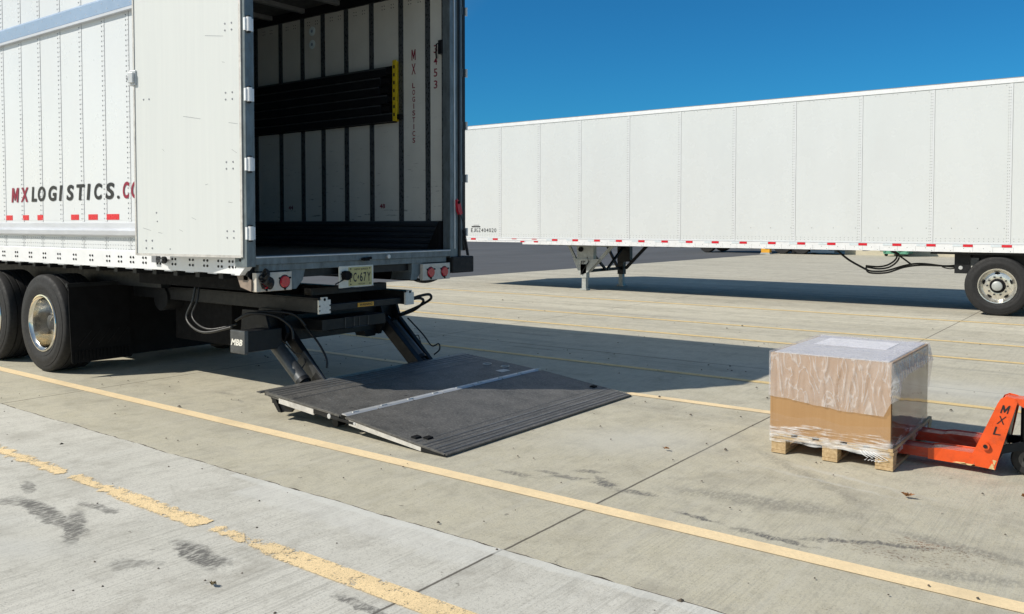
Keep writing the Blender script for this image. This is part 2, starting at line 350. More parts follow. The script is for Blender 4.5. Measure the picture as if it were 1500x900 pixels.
def film_mat(name, kind):
    m, nt, p = newmat(name)
    b = N(nt, 'ShaderNodeBump')
    tr = N(nt, 'ShaderNodeBsdfTransparent'); mx = N(nt, 'ShaderNodeMixShader')
    p.inputs['IOR'].default_value = 1.5
    if kind == 'cover':                      # cloudy polythene sheet
        p.inputs['Base Color'].default_value = (.80, .80, .82, 1); p.inputs['Roughness'].default_value = .10; p.inputs['Coat Weight'].default_value = .6
        cr = noise_(nt, 5, 3, .5, stretch=(2.6, 2.6, .75), dist=.9)
        ridge = math_(nt, 'SUBTRACT', 1, math_(nt, 'MULTIPLY', math_(nt, 'ABSOLUTE', math_(nt, 'SUBTRACT', cr, .5)), 26), clamp=True)
        cr2 = noise_(nt, 16, 3, .6, dist=.8)
        nt.links.new(math_(nt, 'ADD', math_(nt, 'MULTIPLY', ridge, .35), math_(nt, 'ADD', cr2, math_(nt, 'MULTIPLY', cr, 2))), b.inputs['Height']); b.inputs['Strength'].default_value = .55; b.inputs['Distance'].default_value = .01
        a = math_(nt, 'ADD', ramp(nt, noise_(nt, 5, 4, .6), .3, .7, .17, .29), math_(nt, 'MULTIPLY', ridge, .22))  # whiter ridges paint highlight lines along the folds
        tr.inputs[0].default_value = (.98, .97, .99, 1)
    elif kind == 'band':                     # stretch film in horizontal strings, white streaks paint sun glints
        p.inputs['Base Color'].default_value = (.85, .85, .86, 1); p.inputs['Roughness'].default_value = .10
        s = noise_(nt, 1, 5, .65, stretch=(5, 5, 120))
        nt.links.new(s, b.inputs['Height']); b.inputs['Strength'].default_value = .8; b.inputs['Distance'].default_value = .006
        big = noise_(nt, 1, 4, .6, stretch=(7, 7, 22))
        z = N(nt, 'ShaderNodeSeparateXYZ'); tc = N(nt, 'ShaderNodeTexCoord'); nt.links.new(tc.outputs['Object'], z.inputs[0])
        low = ramp(nt, z.outputs[2], .09, .25, .16, -.10)
        f = math_(nt, 'ADD', math_(nt, 'ADD', math_(nt, 'MULTIPLY', s, .5), math_(nt, 'MULTIPLY', big, .55)), low)
        a = ramp(nt, f, .60, .76, .03, .72)
    else:                                    # taut glossy film
        p.inputs['Base Color'].default_value = (.5, .5, .5, 1); p.inputs['Roughness'].default_value = .035
        nt.links.new(noise_(nt, 6, 4, .55, stretch=(1, 1.5, .5)), b.inputs['Height']); b.inputs['Strength'].default_value = .22; b.inputs['Distance'].default_value = .006
        lw = N(nt, 'ShaderNodeFresnel'); lw.inputs['IOR'].default_value = 1.75
        a = lw.outputs[0]
        p.inputs['Metallic'].default_value = 1; p.inputs['Base Color'].default_value = (.95, .95, .95, 1)
    nt.links.new(b.outputs[0], p.inputs['Normal'])
    nt.links.new(a, mx.inputs[0]); nt.links.new(tr.outputs[0], mx.inputs[1]); nt.links.new(p.outputs[0], mx.inputs[2])
    nt.links.new(mx.outputs[0], nt.nodes['Material Output'].inputs[0])
    return m
M['cover'] = film_mat('cloudy_polythene', 'cover')
M['band'] = film_mat('stretch_film_strings', 'band')
M['gloss_film'] = film_mat('glossy_stretch_film', 'gloss')

# ------------------------------------------------------------------ mesh helpers (world coordinates)
class MB:
    def __init__(s): s.v = []; s.f = []; s.m = []; s.mats = []
    def mi(s, mat):
        if mat not in s.mats: s.mats.append(mat)
        return s.mats.index(mat)
    def add(s, vs, fs, mat):
        b = len(s.v); s.v += [tuple(v) for v in vs]; k = s.mi(mat)
        for f in fs: s.f.append(tuple(i+b for i in f)); s.m.append(k)
    def box(s, x0, x1, y0, y1, z0, z1, mat, T=None):
        vs = [Vector((x, y, z)) for x in (x0, x1) for y in (y0, y1) for z in (z0, z1)]
        if T: vs = [T(v) for v in vs]
        s.add(vs, [(0, 1, 3, 2), (4, 6, 7, 5), (0, 4, 5, 1), (2, 3, 7, 6), (0, 2, 6, 4), (1, 5, 7, 3)], mat)
    def prism(s, poly, axis, a, b, mat):
        # poly in the two other axes, extruded from a to b on axis
        n = len(poly); vs = []
        for t in (a, b):
            for q in poly:
                vs.append({'x': (t, q[0], q[1]), 'y': (q[0], t, q[1]), 'z': (q[0], q[1], t)}[axis])
        fs = [tuple(range(n)), tuple(range(2*n-1, n-1, -1))] + [(i, (i+1) % n, n+(i+1) % n, n+i) for i in range(n)]
        s.add(vs, fs, mat)
    def tube(s, pts, r, mat, n=8, cap=True, r2=None):
        pts = [Vector(p) for p in pts]; rings = []
        up = Vector((0, 0, 1)); L = len(pts)
        for i, p in enumerate(pts):
            d = (pts[min(i+1, L-1)]-pts[max(i-1, 0)]).normalized()
            a = d.cross(up)
            if a.length < .05: a = d.cross(Vector((1, 0, 0)))
            a.normalize(); b = d.cross(a)
            rr = r if r2 is None else r+(r2-r)*i/(L-1)
            rings.append([p+(a*math.cos(2*math.pi*k/n)+b*math.sin(2*math.pi*k/n))*rr for k in range(n)])
        vs = [v for rg in rings for v in rg]; fs = []
        for i in range(L-1):
            for k in range(n): fs.append((i*n+k, i*n+(k+1) % n, (i+1)*n+(k+1) % n, (i+1)*n+k))
        if cap: fs += [tuple(range(n-1, -1, -1)), tuple((L-1)*n+k for k in range(n))]
        s.add(vs, fs, mat)
    def bar(s, p, q, wd, ht, mat, side=Vector((0, 1, 0))):
        p, q = Vector(p), Vector(q); d = (q-p).normalized(); a = side.normalized(); u = d.cross(a).normalized(); a = u.cross(d)
        vs = [e+a*sx*wd/2+u*sz*ht/2 for e in (p, q) for sx in (-1, 1) for sz in (-1, 1)]
        s.add(vs, [(0, 1, 3, 2), (4, 6, 7, 5), (0, 4, 5, 1), (2, 3, 7, 6), (0, 2, 6, 4), (1, 5, 7, 3)], mat)
    def lathe_y(s, prof, cx, cz, mat, n=48, close=False):
        # prof: (radius, y)
        L = len(prof); vs = []
        for (r, y) in prof:
            for k in range(n):
                a = 2*math.pi*k/n; vs.append((cx+r*math.cos(a), y, cz+r*math.sin(a)))
        fs = []
        for i in range(L-1 if not close else L):
            j = (i+1) % L
            for k in range(n): fs.append((i*n+k, j*n+k, j*n+(k+1) % n, i*n+(k+1) % n))
        s.add(vs, fs, mat)
    def disc(s, c, r, mat, nrm='y-', n=20, t=.004, ry=None):
        # short cylinder: c on its back plane, sticking out along nrm
        ax = {'y-': (Vector((1, 0, 0)), Vector((0, 0, 1)), Vector((0, -1, 0))), 'x+': (Vector((0, 1, 0)), Vector((0, 0, 1)), Vector((1, 0, 0))),
              'z+': (Vector((1, 0, 0)), Vector((0, 1, 0)), Vector((0, 0, 1)))}[nrm] if isinstance(nrm, str) else nrm
        a, b, d = ax; c = Vector(c); vs = []
        for h_, rr in ((0, r), (t, r*.86)):
            vs += [c+d*h_+a*rr*math.cos(2*math.pi*k/n)+b*rr*math.sin(2*math.pi*k/n) for k in range(n)]
        s.add(vs, [tuple(range(n, 2*n))]+[(k, (k+1) % n, n+(k+1) % n, n+k) for k in range(n)], mat)
    def text(s, txt, fn, mat, bold=.02, shear=0):
        if txt == 'M':
            k = .17+bold*2; vs = [(0, 0), (0, 1), (k+.04, 1), (.5, .48), (1-k-.04, 1), (1, 1), (1, 0), (1-k, 0), (1-k, .60), (.56, .12), (.44, .12), (k, .60), (k, 0)]
            vs = [(a*(1-shear)+b*shear, b) for a, b in vs]; fs = [tuple(range(12, -1, -1))]
        else: vs, fs = text_mesh(txt, bold, shear)
        s.add([fn(u, v) for (u, v) in vs], fs, mat)
    def build(s, name, parent=None, root=None, smooth=False, bevel=0):
        me = bpy.data.meshes.new(name)
        off = Vector(root.location) if root else Vector((0, 0, 0))
        me.from_pydata([tuple(Vector(v)-off) for v in s.v], [], s.f)
        for mt in s.mats: me.materials.append(M[mt])
        me.polygons.foreach_set('material_index', s.m)
        if smooth: me.polygons.foreach_set('use_smooth', [True]*len(me.polygons))
        me.update()
        o = bpy.data.objects.new(name, me); scene.collection.objects.link(o)
        if parent: o.parent = parent
        if bevel:
            b = o.modifiers.new('bevel', 'BEVEL'); b.width = bevel; b.segments = 2; b.limit_method = 'ANGLE'; b.angle_limit = R(35)
            b.harden_normals = False
        if smooth == 'auto':
            try: me.shade_smooth_by_angle(angle=R(35))
            except Exception: me.set_sharp_from_angle(angle=R(35))
        return o
_tc = {}
def text_mesh(txt, bold, shear):
    key = (txt, bold, shear)
    if key in _tc: return _tc[key]
    cu = bpy.data.curves.new('txt', 'FONT'); cu.body = txt; cu.offset = bold; cu.shear = shear; cu.resolution_u = 4; cu.fill_mode = 'FRONT'
    ob = bpy.data.objects.new('txt', cu); scene.collection.objects.link(ob)
    dg = bpy.context.evaluated_depsgraph_get(); me = bpy.data.meshes.new_from_object(ob.evaluated_get(dg))
    vs = [(v.co.x, v.co.y) for v in me.vertices]; fs = [tuple(p.vertices) for p in me.polygons]
    bpy.data.objects.remove(ob); bpy.data.curves.remove(cu); bpy.data.meshes.remove(me)
    x0 = min(v[0] for v in vs); x1 = max(v[0] for v in vs); y0 = min(v[1] for v in vs); y1 = max(v[1] for v in vs)
    vs = [((a-x0)/(x1-x0), (b-y0)/(y1-y0)) for a, b in vs]
    _tc[key] = (vs, fs); return vs, fs
def tag(o, label=None, cat=None, group=None, kind=None):
    if label: o['label'] = label
    if cat: o['category'] = cat
    if group: o['group'] = group
    if kind: o['kind'] = kind
    return o
def empty(name, loc, label=None, cat=None, group=None, parent=None):
    o = bpy.data.objects.new(name, None); scene.collection.objects.link(o); o.location = loc; o.empty_display_size = .2
    if parent: o.parent = parent
    return tag(o, label, cat, group)
def wall_text(x0, x1, z0, z1, y):            # lettering on a face turned to -y
    return lambda u, v: (x0+(x1-x0)*u, y, z0+(z1-z0)*v)
def copy_tree(o, parent=None):
    c = o.copy(); scene.collection.objects.link(c); c.parent = parent
    for ch in [k for k in bpy.data.objects if k.parent == o]: copy_tree(ch, c)
    return c

# ------------------------------------------------------------------ the setting
def sheet(name, pts, z, mat, kind='structure'):
    mb = MB(); mb.add([(x, y, z) for x, y in pts], [tuple(range(len(pts)))], mat)
    return tag(mb.build(name), kind=kind)
sheet('asphalt_ground', [(-1500, -1500), (1500, -1500), (1500, 1500), (-1500, 1500)], -.012, 'asphalt')
mb = MB()
def edge_y(x): return 3.225+.016*noise.noise(Vector((x*2.3, 0, 0)))+.008*noise.noise(Vector((x*11, 3, 0)))+.004*noise.noise(Vector((x*40, 9, 0)))
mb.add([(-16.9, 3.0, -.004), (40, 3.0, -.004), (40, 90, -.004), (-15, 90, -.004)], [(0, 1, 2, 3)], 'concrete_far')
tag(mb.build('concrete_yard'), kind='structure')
mb = MB(); xs = [-17+i*.03 for i in range(1400)]
vs = [(x, -12, .004) for x in xs]+[(x, edge_y(x), .004) for x in xs]+[(x, edge_y(x)-.0, -.01) for x in xs]; n = len(xs)
mb.add(vs, [(i, i+1, n+i+1, n+i) for i in range(n-1)]+[(n+i, n+i+1, 2*n+i+1, 2*n+i) for i in range(n-1)], 'concrete_near')
tag(mb.build('concrete_apron'), kind='structure')
# dark open joint between the two slabs
mb = MB(); vs = []
for x in xs: vs.append((x, edge_y(x)-.001, -.001))
for x in xs: vs.append((x, edge_y(x)+.016+.016*noise.noise(Vector((x*9, 7, 0))), -.001))
mb.add(vs, [(i, i+1, n+i+1, n+i) for i in range(n-1)], 'specks')
tag(mb.build('slab_joint'), kind='structure')
def road_line(y, wd, x0, x1, mat, z=0.0, dy=0):
    mb = MB(); k = 60
    for i in range(k):
        a = x0+(x1-x0)*i/k; b = x0+(x1-x0)*(i+1)/k
        f = lambda x: y+dy*(x-x0)/(x1-x0)
        mb.add([(a, f(a)-wd/2, z), (b, f(b)-wd/2, z), (b, f(b)+wd/2, z), (a, f(a)+wd/2, z)], [(0, 1, 2, 3)], mat)
    return tag(mb.build('yellow_line'), kind='structure')
road_line(2.555, .135, -14, 12, 'paint_worn', .008)
road_line(4.03, .115, -16, 12, 'paint')
road_line(6.97, .11, -16, 14, 'paint')
road_line(8.26, .11, -16, 14, 'paint_far')
road_line(11.15, .12, -16, 20, 'paint_far')
road_line(12.68, .12, -16, 20, 'paint_far')
road_line(15.4, .13, -16.5, 24, 'paint_far')

# ------------------------------------------------------------------ near trailer
NT = empty('box_trailer', (-12.5, 5.47, 0), 'white ribbed trailer with open rear door, red and black lettering and lowered tail lift', 'trailer')
YN, YF = 4.20, 6.76; XR, XF = -5.80, -19.5
SEAM = [-7.604+.437*4-.437*k for k in range(32)]
def rivet_dot(mb, x, y, z, r, mat, t=.003, n=6): mb.disc((x, y, z), r, mat, 'y-', n, t)
# near side panel
mb = MB()
mb.box(XF, XR-.02, YN, YN+.03, 1.31, 4.16, 'white_panel')
for xs_ in SEAM:
    if xs_ < XF+.1 or xs_ > XR-.2: continue
    for (z0, z1) in ((1.60, 3.545), (3.725, 4.12)):
        mb.box(xs_-.017, xs_+.017, YN-.003, YN, z0, z1, 'lap')
        mb.box(xs_+.018, xs_+.0215, YN-.0015, YN, z0, z1, 'rivet')
        mb.box(xs_-.0205, xs_-.018, YN-.0015, YN, z0, z1, 'rivet_white')
        if xs_ > -11.5:
            z = z0+.03
            while z < z1-.01:
                rivet_dot(mb, xs_-.032, YN, z, .0085, 'rivet')
                rivet_dot(mb, xs_+.004, YN-.003, z, .006, 'rivet_white')
                z += .047
    if xs_ > -11.5:
        mb.box(xs_-.002, xs_+.002, YN-.002, YN, 1.325, 1.455, 'rivet')
        for dz in (0, .035, .07, .105):
            rivet_dot(mb, xs_-.03, YN, 1.34+dz, .005, 'rivet'); rivet_dot(mb, xs_+.03, YN, 1.34+dz, .005, 'rivet')
x = -11.4
while x < -6.2:
    for z in (1.342, 1.378, 1.436): rivet_dot(mb, x, YN, z, .0045, 'rivet')
    x += .047
# reflective tape
for a, b in ((-11.3, -11.1), (-10.75, -10.55), (-10.21, -10.05), (-9.80, -9.66), (-9.46, -9.33), (-8.73, -8.57), (-8.38, -8.20), (-8.03, -7.80), (-7.3, -7.1)):
    mb.box(a, b, YN-.004, YN, 1.618, 1.672, 'red_tape')
mb.box(-11.6, -6.2, YN-.0015, YN, 1.614, 1.676, 'white_panel')
sidep = mb.build('side_panel', NT, NT)
mb = MB(); mb.box(XF, XR-.02, YF-.03, YF, 1.31, 4.16, 'white_panel'); mb.build('side_panel', NT, NT)
# lettering
mb = MB(); zt = lambda x: 0
def seg(txt, x0, x1, mat, z0=1.795, z1=1.955, shear=.12, bold=.012):
    mb.text(txt, wall_text(x0, x1, z0, z1, YN-.006), mat, bold, shear)
for ch, a, b in (('M', -10.065, -9.881), ('X', -9.836, -9.657)): seg(ch, a, b, 'maroon', 1.813, 1.971, bold=.035)
for ch, a, b in (('L', -9.586, -9.467), ('O', -9.44, -9.271), ('G', -9.203, -9.024), ('I', -8.975, -8.895), ('S', -8.814, -8.668), ('T', -8.606, -8.441), ('I', -8.405, -8.33), ('C', -8.257, -8.108), ('S', -8.042, -7.881)):
    seg(ch, a, b, 'black_letter', 1.814, 1.972, bold=.032)
seg('.', -7.83, -7.787, 'black_letter', 1.815, 1.847, 0)
seg('C', -7.724, -7.607, 'maroon', 1.815, 1.972, bold=.03); seg('O', -7.574, -7.444, 'maroon', 1.815, 1.972, bold=.03); seg('M', -7.40, -7.20, 'maroon', 1.815, 1.972, bold=.016)
mb.build('lettering', NT, NT)
# rails
mb = MB()
mb.prism([(YN-.02, 3.55), (YN-.035, 3.57), (YN-.035, 3.69), (YN-.012, 3.715), (YN, 3.715), (YN, 3.55)], 'x', XF, XR-.45, 'alu_blue')
mb.prism([(YN-.045, 3.535), (YN-.045, 3.560), (YN-.0352, 3.5605), (YN, 3.5495), (YN, 3.535)], 'x', XF, XR-.45, 'alu_rail')
x = -11.5
while x < -6: rivet_dot(mb, x, YN-.035, 3.60, .005, 'rivet_white'); rivet_dot(mb, x+.1, YN-.035, 3.66, .005, 'rivet_white'); x += .2
mb.build('upper_rail', NT, NT)
mb = MB()
mb.prism([(YN, 1.46), (YN-.03, 1.462), (YN-.055, 1.475), (YN-.06, 1.515), (YN-.055, 1.528), (YN-.02, 1.536), (YN-.02, 1.585), (YN, 1.59)], 'x', XF, XR-.45, 'alu_rail')
mb.build('rub_rail', NT, NT)
mb = MB()
mb.prism([(YN+.03, 1.17), (YN-.012, 1.17), (YN-.012, 1.325), (YN, 1.332), (YN+.03, 1.332)], 'x', XF, XR-.12, 'alu_white')
cl = [-6.013, -6.188, -6.392, -6.604, -6.871, -7.11, -7.35, -7.564, -7.777, -7.993, -8.316, -8.646, -8.976, -9.296, -9.614, -9.946, -10.262, -10.6, -10.95]
for i, x in enumerate(cl):
    for dx in ((-.045, 0, .045) if i == 0 else (-.024, .024)):
        for dz in (.225, .27): rivet_dot(mb, x+dx, YN-.012, 1.0+dz, .0115, 'black_steel', .006, 10)
x = -11
while x < -6: mb.box(x, x+.13, YN-.005, YN+.03, 1.160, 1.1698, 'alu_rail'); x += .33
mb.build('bottom_rail', NT, NT)
mb = MB(); mb.box(XF, XR-.12, YF-.03, YF+.012, 1.17, 1.335, 'alu_white'); mb.build('bottom_rail', NT, NT)
# marker lamp + corner bracket
mb = MB(); mb.prism([(-5.98, 1.325), (-5.84, 1.325), (-5.84, 1.23), (-5.92, 1.16), (-5.98, 1.16)], 'y', YN-.018, YN+.05, 'alu_white')
br = mb.build('corner_bracket', NT, NT)
mb = MB(); mb.disc((-5.89, YN-.018, 1.285), .015, 'lamp_red', 'y-', 16, .012); mb.build('marker_lamp', br, NT)
mb = MB(); mb.prism([(-6.03, 1.155), (-5.90, 1.155), (-5.84, 1.12), (-5.84, 1.03), (-5.98, 1.06)], 'y', 4.235, 4.245, 'tan_plate'); mb.build('bracket_plate', NT, NT)
# roof, front, floor
mb = MB(); mb.box(XF, XR, YN, YF, 4.16, 4.20, 'skin'); mb.build('roof', NT, NT)
mb = MB(); mb.box(XF, XF+.05, YN+.03, YF-.03, 1.31, 4.16, 'white_panel'); mb.build('front_wall', NT, NT)
mb = MB(); mb.box(XF+.05, XR-.06, YN+.03, YF-.03, 1.24, 1.305, 'int_floor')
for k in range(40): mb.box(XF+.3+k*.34, XF+.36+k*.34, YN+.035, YF-.035, 1.12, 1.238, 'black_steel')
mb.build('floor', NT, NT)
# ceiling with bows
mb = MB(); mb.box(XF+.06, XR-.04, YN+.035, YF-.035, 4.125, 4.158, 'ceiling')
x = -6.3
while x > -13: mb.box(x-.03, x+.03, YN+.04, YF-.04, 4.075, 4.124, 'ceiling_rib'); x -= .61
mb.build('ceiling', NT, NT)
# far inside wall: liner, posts, scuff plate
YI = 6.70
mb = MB(); mb.box(XF+.06, XR-.10, YI, YF-.032, 1.306, 4.12, 'liner')
for x in (-6.35, -6.75, -7.2, -7.6, -8.0, -8.4, -8.85):
    for dx in (-.07, .07):
        for a in (0, .035):
            for b in (0, .035): rivet_dot(mb, x+dx+a-.017, YI, 3.93+b, .006, 'black_steel')
mb.box(XF+.06, XR-.12, YI-.03, YI, 4.02, 4.124, 'black_steel')
il = mb.build('inner_wall', NT, NT)
POST = [-5.93, -6.158, -6.549, -7.003, -7.416, -7.815, -8.183, -8.594, -9.081]+[-9.081-.43*k for k in range(1, 20)]
mb = MB()
for i, x in enumerate(POST):
    wd = .034 if i else .03
    mb.box(x-wd, x+wd, YI-.008, YI, 1.6, 4.02, 'post')
mb.build('wall_posts', NT, NT)
mb = MB()
for k, (z0, z1) in enumerate(((1.306, 1.37), (1.37, 1.43), (1.43, 1.49), (1.49, 1.55), (1.55, 1.61))):
    mb.prism([(YI-.022, z0+.004), (YI-.03, (z0+z1)/2), (YI-.022, z1-.004), (YI, z1), (YI, z0)], 'x', XF+.06, XR-.12, 'scuff')
mb.prism([(-6.10, 1.306), (-5.92, 1.61), (-5.92, 1.306)], 'y', YI-.10, YI-.032, 'black_matte')
mb.build('scuff_plate', NT, NT)
mb = MB(); mb.box(XF+.06, XR-.10, YN+.032, YN+.05, 1.306, 4.12, 'liner')
for x in POST: mb.box(x-.03, x+.03, YN+.05, YN+.058, 1.6, 4.02, 'post')
mb.build('inner_wall', NT, NT)
mb = MB(); mb.box(XF+.07, XF+.09, YN+.06, YF-.07, 1.306, 4.12, 'liner'); mb.build('inner_wall', NT, NT)
# inside lettering, discs with painted glow
mb = MB()
z = 3.44
for ch in 'MX': mb.text(ch, wall_text(-6.395, -6.335, z-.115, z, YI-.002), 'maroon', .02); z -= .15
mb.build('wall_lettering', il, NT); mb = MB()
z -= .055
for ch in 'LOGISTICS': mb.text(ch, wall_text(-6.385 if ch != 'I' else -6.37, -6.345 if ch != 'I' else -6.358, z-.055, z, YI-.002), 'maroon', .02); z -= .073
mb.build('wall_lettering', il, NT); mb = MB()
z = 3.45
for ch in '3453': mb.text(ch, wall_text(-6.075, -6.025, z-.085, z, YI-.002), 'maroon', .01); z -= .123
mb.build('wall_number', il, NT)
for x, t in ((-8.47, '44'), (-6.89, '48')): mb = MB(); mb.text(t, wall_text(x, x+.085, 1.75, 1.80, YI-.002), 'maroon', .03); mb.build('wall_number', il, NT)
for z in (3.70, 3.855):
    mb = MB(); mb.disc((-8.01, YI, z), .055, 'sticker', 'y-', 24, .004)
    mb.disc((-8.01, YI-.004, z), .02, 'alu_blue', 'y-', 8, .002)
    mb.build('round_sticker', il, NT)
# yellow end strip of the beam rack
mb = MB(); mb.box(-6.60, -6.545, YI-.085, YI-.075, 2.69, 3.34, 'yellow'); mb.box(-6.60, -6.59, YI-.075, YI-.001, 2.69, 3.34, 'yellow')
for k in range(7): mb.box(-6.587, -6.565, YI-.0875, YI-.085, 2.74+k*.085, 2.775+k*.085, 'black_letter')
mb.build('warning_strip', NT, NT)
mb = MB(); mb.box(-10.3, -6.605, YI-.012, YI-.0085, 2.68, 3.30, 'black_matte'); mb.build('beam_rack_plate', NT, NT)
# load beams stored on the wall
for k in range(6):
    z = 2.735+k*.10; xe = (-6.62, -6.80, -6.70, -6.82, -6.80, -6.72)[k]
    rt = empty('load_beam', (-8.1, YI-.05, z-.04), None, 'load beam', 'load beams racked on the trailer wall')
    rt['label'] = ('lowest black load beam racked on the inside trailer wall', 'second black load beam from the bottom of the wall rack', 'third black load beam from the bottom of the wall rack',
                   'third black load beam from the top of the wall rack', 'second black load beam from the top of the wall rack', 'topmost black load beam racked on the inside trailer wall')[k]
    mb = MB(); mb.box(-10.2, xe, YI-.072, YI-.014, z-.046, z+.048, 'black_steel'); mb.box(-10.2, xe, YI-.076, YI-.072, z+.030, z+.046, 'grey_tube')
    mb.build('beam', rt, rt, bevel=.003)
    mb = MB(); mb.box(xe, xe+.11, YI-.062, YI-.022, z-.028, z+.024, 'black_matte'); mb.build('beam_end', rt, rt)
# rear frame
mb = MB()
mb.box(XR-.16, XR, 4.170, 4.255, 1.23, 4.20, 'frame_steel')
mb.box(XR-.16, XR-.05, 4.255, 4.27, 1.32, 4.05, 'frame_steel')
mb.box(XR-.10, XR, 6.64, 6.79, 1.23, 4.20, 'frame_steel')
mb.box(XR-.012, XR+.008, 6.70, 6.715, 1.32, 4.05, 'alu')
mb.box(XR+.0, XR+.015, 6.76, 6.79, 1.24, 4.18, 'black_steel')
mb.box(XR-.10, XR, 4.255, 6.64, 4.05, 4.20, 'frame_steel')
mb.box(XR-.16, XR, 4.255, 6.64, 1.245, 1.316, 'frame_steel')
mb.box(XR-.12, XR-.02, 4.30, 6.60, 1.19, 1.245, 'frame_steel')
mb.box(XR-.003, XR+.006, 4.255, 6.64, 1.300, 1.312, 'alu')
for a in (4.62, 6.10):
    mb.prism([(a, 1.245), (a+.17, 1.245), (a+.13, 1.10), (a+.06, 1.03), (a-.02, 1.03), (a, 1.10)], 'x', XR-.30, XR-.03, 'frame_steel')
mb.build('rear_frame', NT, NT, bevel=.003)
mb = MB(); mb.tube([(XR+.01, 5.40, 1.255), (XR+.03, 5.50, 1.265)], .012, 'black_matte'); mb.box(XR-.0, XR+.03, 5.42, 5.48, 1.24, 1.27, 'black_matte'); mb.build('latch', NT, NT)
mb = MB(); mb.tube([(XR, 5.74, 1.27), (XR+.02, 5.74, 1.27)], .02, 'alu'); mb.build('bolt', NT, NT)
# lamp panels
def lamp_panel(y0, y1, lamps, z0, z1):
    mb = MB(); mb.box(XR-.05, XR+.005, y0, y1, z0, z1, 'lamp_plate'); p = mb.build('lamp_panel', NT, NT, bevel=.004)
    for y in lamps:
        mb = MB(); c = (XR+.005, y, (z0+z1)/2-.005)
        mb.disc(c, .058, 'black_steel', 'x+', 24, .004); mb.disc((XR+.009, y, c[2]), .050, 'lamp_red', 'x+', 24, .012)
        for a in (90, 210, 330): mb.disc((XR+.005, y+.062*math.cos(R(a)), c[2]-.062*math.sin(R(a))), .008, 'black_matte', 'x+', 8, .012)
        mb.build('tail_light', p, NT, smooth=False)
lamp_panel(4.255, 4.61, (4.35, 4.535), 1.025, 1.18)
lamp_panel(6.22, 6.63, (6.335, 6.54), 1.015, 1.18)
# coiled hose hanging over the near lamp panel
mb = MB(); pts = []
for i in range(260):
    t = i/259; a = t*2*math.pi*15
    pts.append((XR+.045+.030*math.cos(a), 4.30+.015*math.sin(t*9)+.06*t+.012*math.sin(a), 1.18-.10*t+.035*math.sin(a)))
mb.tube(pts, .006, 'cable', 6)
for j in range(4):
    pts = [(XR+.025+.015*math.cos(i*.4+j), 4.31+.035*math.sin(i*.55+j*1.3)+.01*j, 1.15-.022*j+.03*math.cos(i*.5+j)) for i in range(22)]
    mb.tube(pts, .006, 'cable', 6)
mb.build('coiled_cable', NT, NT, smooth=True)
# number plate
mb = MB(); mb.box(XR-.03, XR-.016, 5.15, 5.57, 1.0, 1.20, 'cream'); npo = mb.build('licence_plate', NT, NT, bevel=.006)
mb = MB(); mb.box(XR-.0155, XR-.013, 5.26, 5.545, 1.015, 1.185, 'plate_yellow')
pl = lambda y0, y1, z0, z1: (lambda u, v: (XR-.0115, y0+(y1-y0)*u, z0+(z1-z0)*v))
for ch, a, b in (('P', 5.275, 5.305), ('C', 5.315, 5.355), ('6', 5.395, 5.43), ('7', 5.44, 5.475), ('Y', 5.485, 5.53)): mb.text(ch, pl(a, b, 1.05, 1.135), 'black_letter', .02)
mb.prism([(5.372, 1.07), (5.385, 1.095), (5.378, 1.115), (5.366, 1.09)], 'x', XR-.0128, XR-.0115, 'black_letter')
mb.text('NEW JERSEY', pl(5.33, 5.50, 1.152, 1.172), 'black_letter', .01)
mb.text('TRAILER', pl(5.37, 5.46, 1.024, 1.036), 'black_letter', .01)
for y in (5.285, 5.52):
    for z in (1.03, 1.17): mb.disc((XR-.013, y, z), .007, 'black_steel', 'x+', 8, .003)
mb.build('plate_face', npo, NT)
mb = MB(); mb.tube([(XR-.03, 5.215, 1.115), (XR+.03, 5.215, 1.115)], .042, 'black_matte', 16); mb.box(XR-.02, XR+.02, 5.18, 5.25, 1.08, 1.15, 'black_matte')
mb.tube([(XR, 5.19, 1.13), (XR-.1, 5.10, 1.12), (XR-.15, 4.98, 1.15), (XR-.16, 4.93, 1.2)], .008, 'cable'); mb.tube([(XR-.01, 5.2, 1.08), (XR-.03, 5.12, 1.04), (XR-.02, 5.14, .99), (XR-.02, 5.3, 1.0), (XR-.02, 5.45, .985), (XR-.02, 5.56, 1.0)], .007, 'cable')
mb.build('power_socket', NT, NT, smooth='auto')
# rubber dock bumper + lift remote
mb = MB(); mb.box(XR-.14, XR+.03, 6.65, 6.985, 1.07, 1.24, 'rubber'); mb.build('rubber_bumper', NT, NT, bevel=.012)
mb = MB(); mb.prism([(6.71, 1.83), (6.755, 1.80), (6.79, 1.69), (6.76, 1.675), (6.735, 1.71)], 'x', XR+.004, XR+.035, 'red_plastic'); mb.disc((XR+.035, 6.735, 1.80), .018, 'black_matte', 'x+', 10, .01)
rem = mb.build('lift_remote', NT, NT, bevel=.006)
mb = MB(); pts = [(XR+.03, 6.77, 1.68), (XR+.03, 6.80, 1.60), (XR+.03, 6.81, 1.52)]
for i in range(200):
    t = i/199; a = t*2*math.pi*22; pts.append((XR+.03+.014*math.cos(a), 6.815+.07*t+.014*math.sin(a), 1.52-.27*t))
mb.tube(pts, .0045, 'cable', 5); mb.build('coil_cord', rem, NT, smooth=True)
mb = MB(); pts = []
for i in range(330):
    t = i/329; a = t*2*math.pi*34
    pts.append((XR-.05+.017*math.cos(a), 6.10+.55*t, 1.055-.30*t*(1-t)+.02*t+.017*math.sin(a)+.03*t))
mb.tube(pts, .0045, 'cable', 5); mb.build('coiled_air_hose', NT, NT, smooth=True)
# strap hook on the far post inside
mb = MB(); mb.box(-5.945, -5.895, YI-.08, YI-.012, 3.33, 3.47, 'black_steel'); mb.tube([(-5.94, YI-.05, 3.45), (-5.985, YI-.06, 3.44), (-6.0, YI-.05, 3.36), (-6.01, YI-.03, 3.30)], .008, 'black_steel'); mb.build('strap_hook', NT, NT)
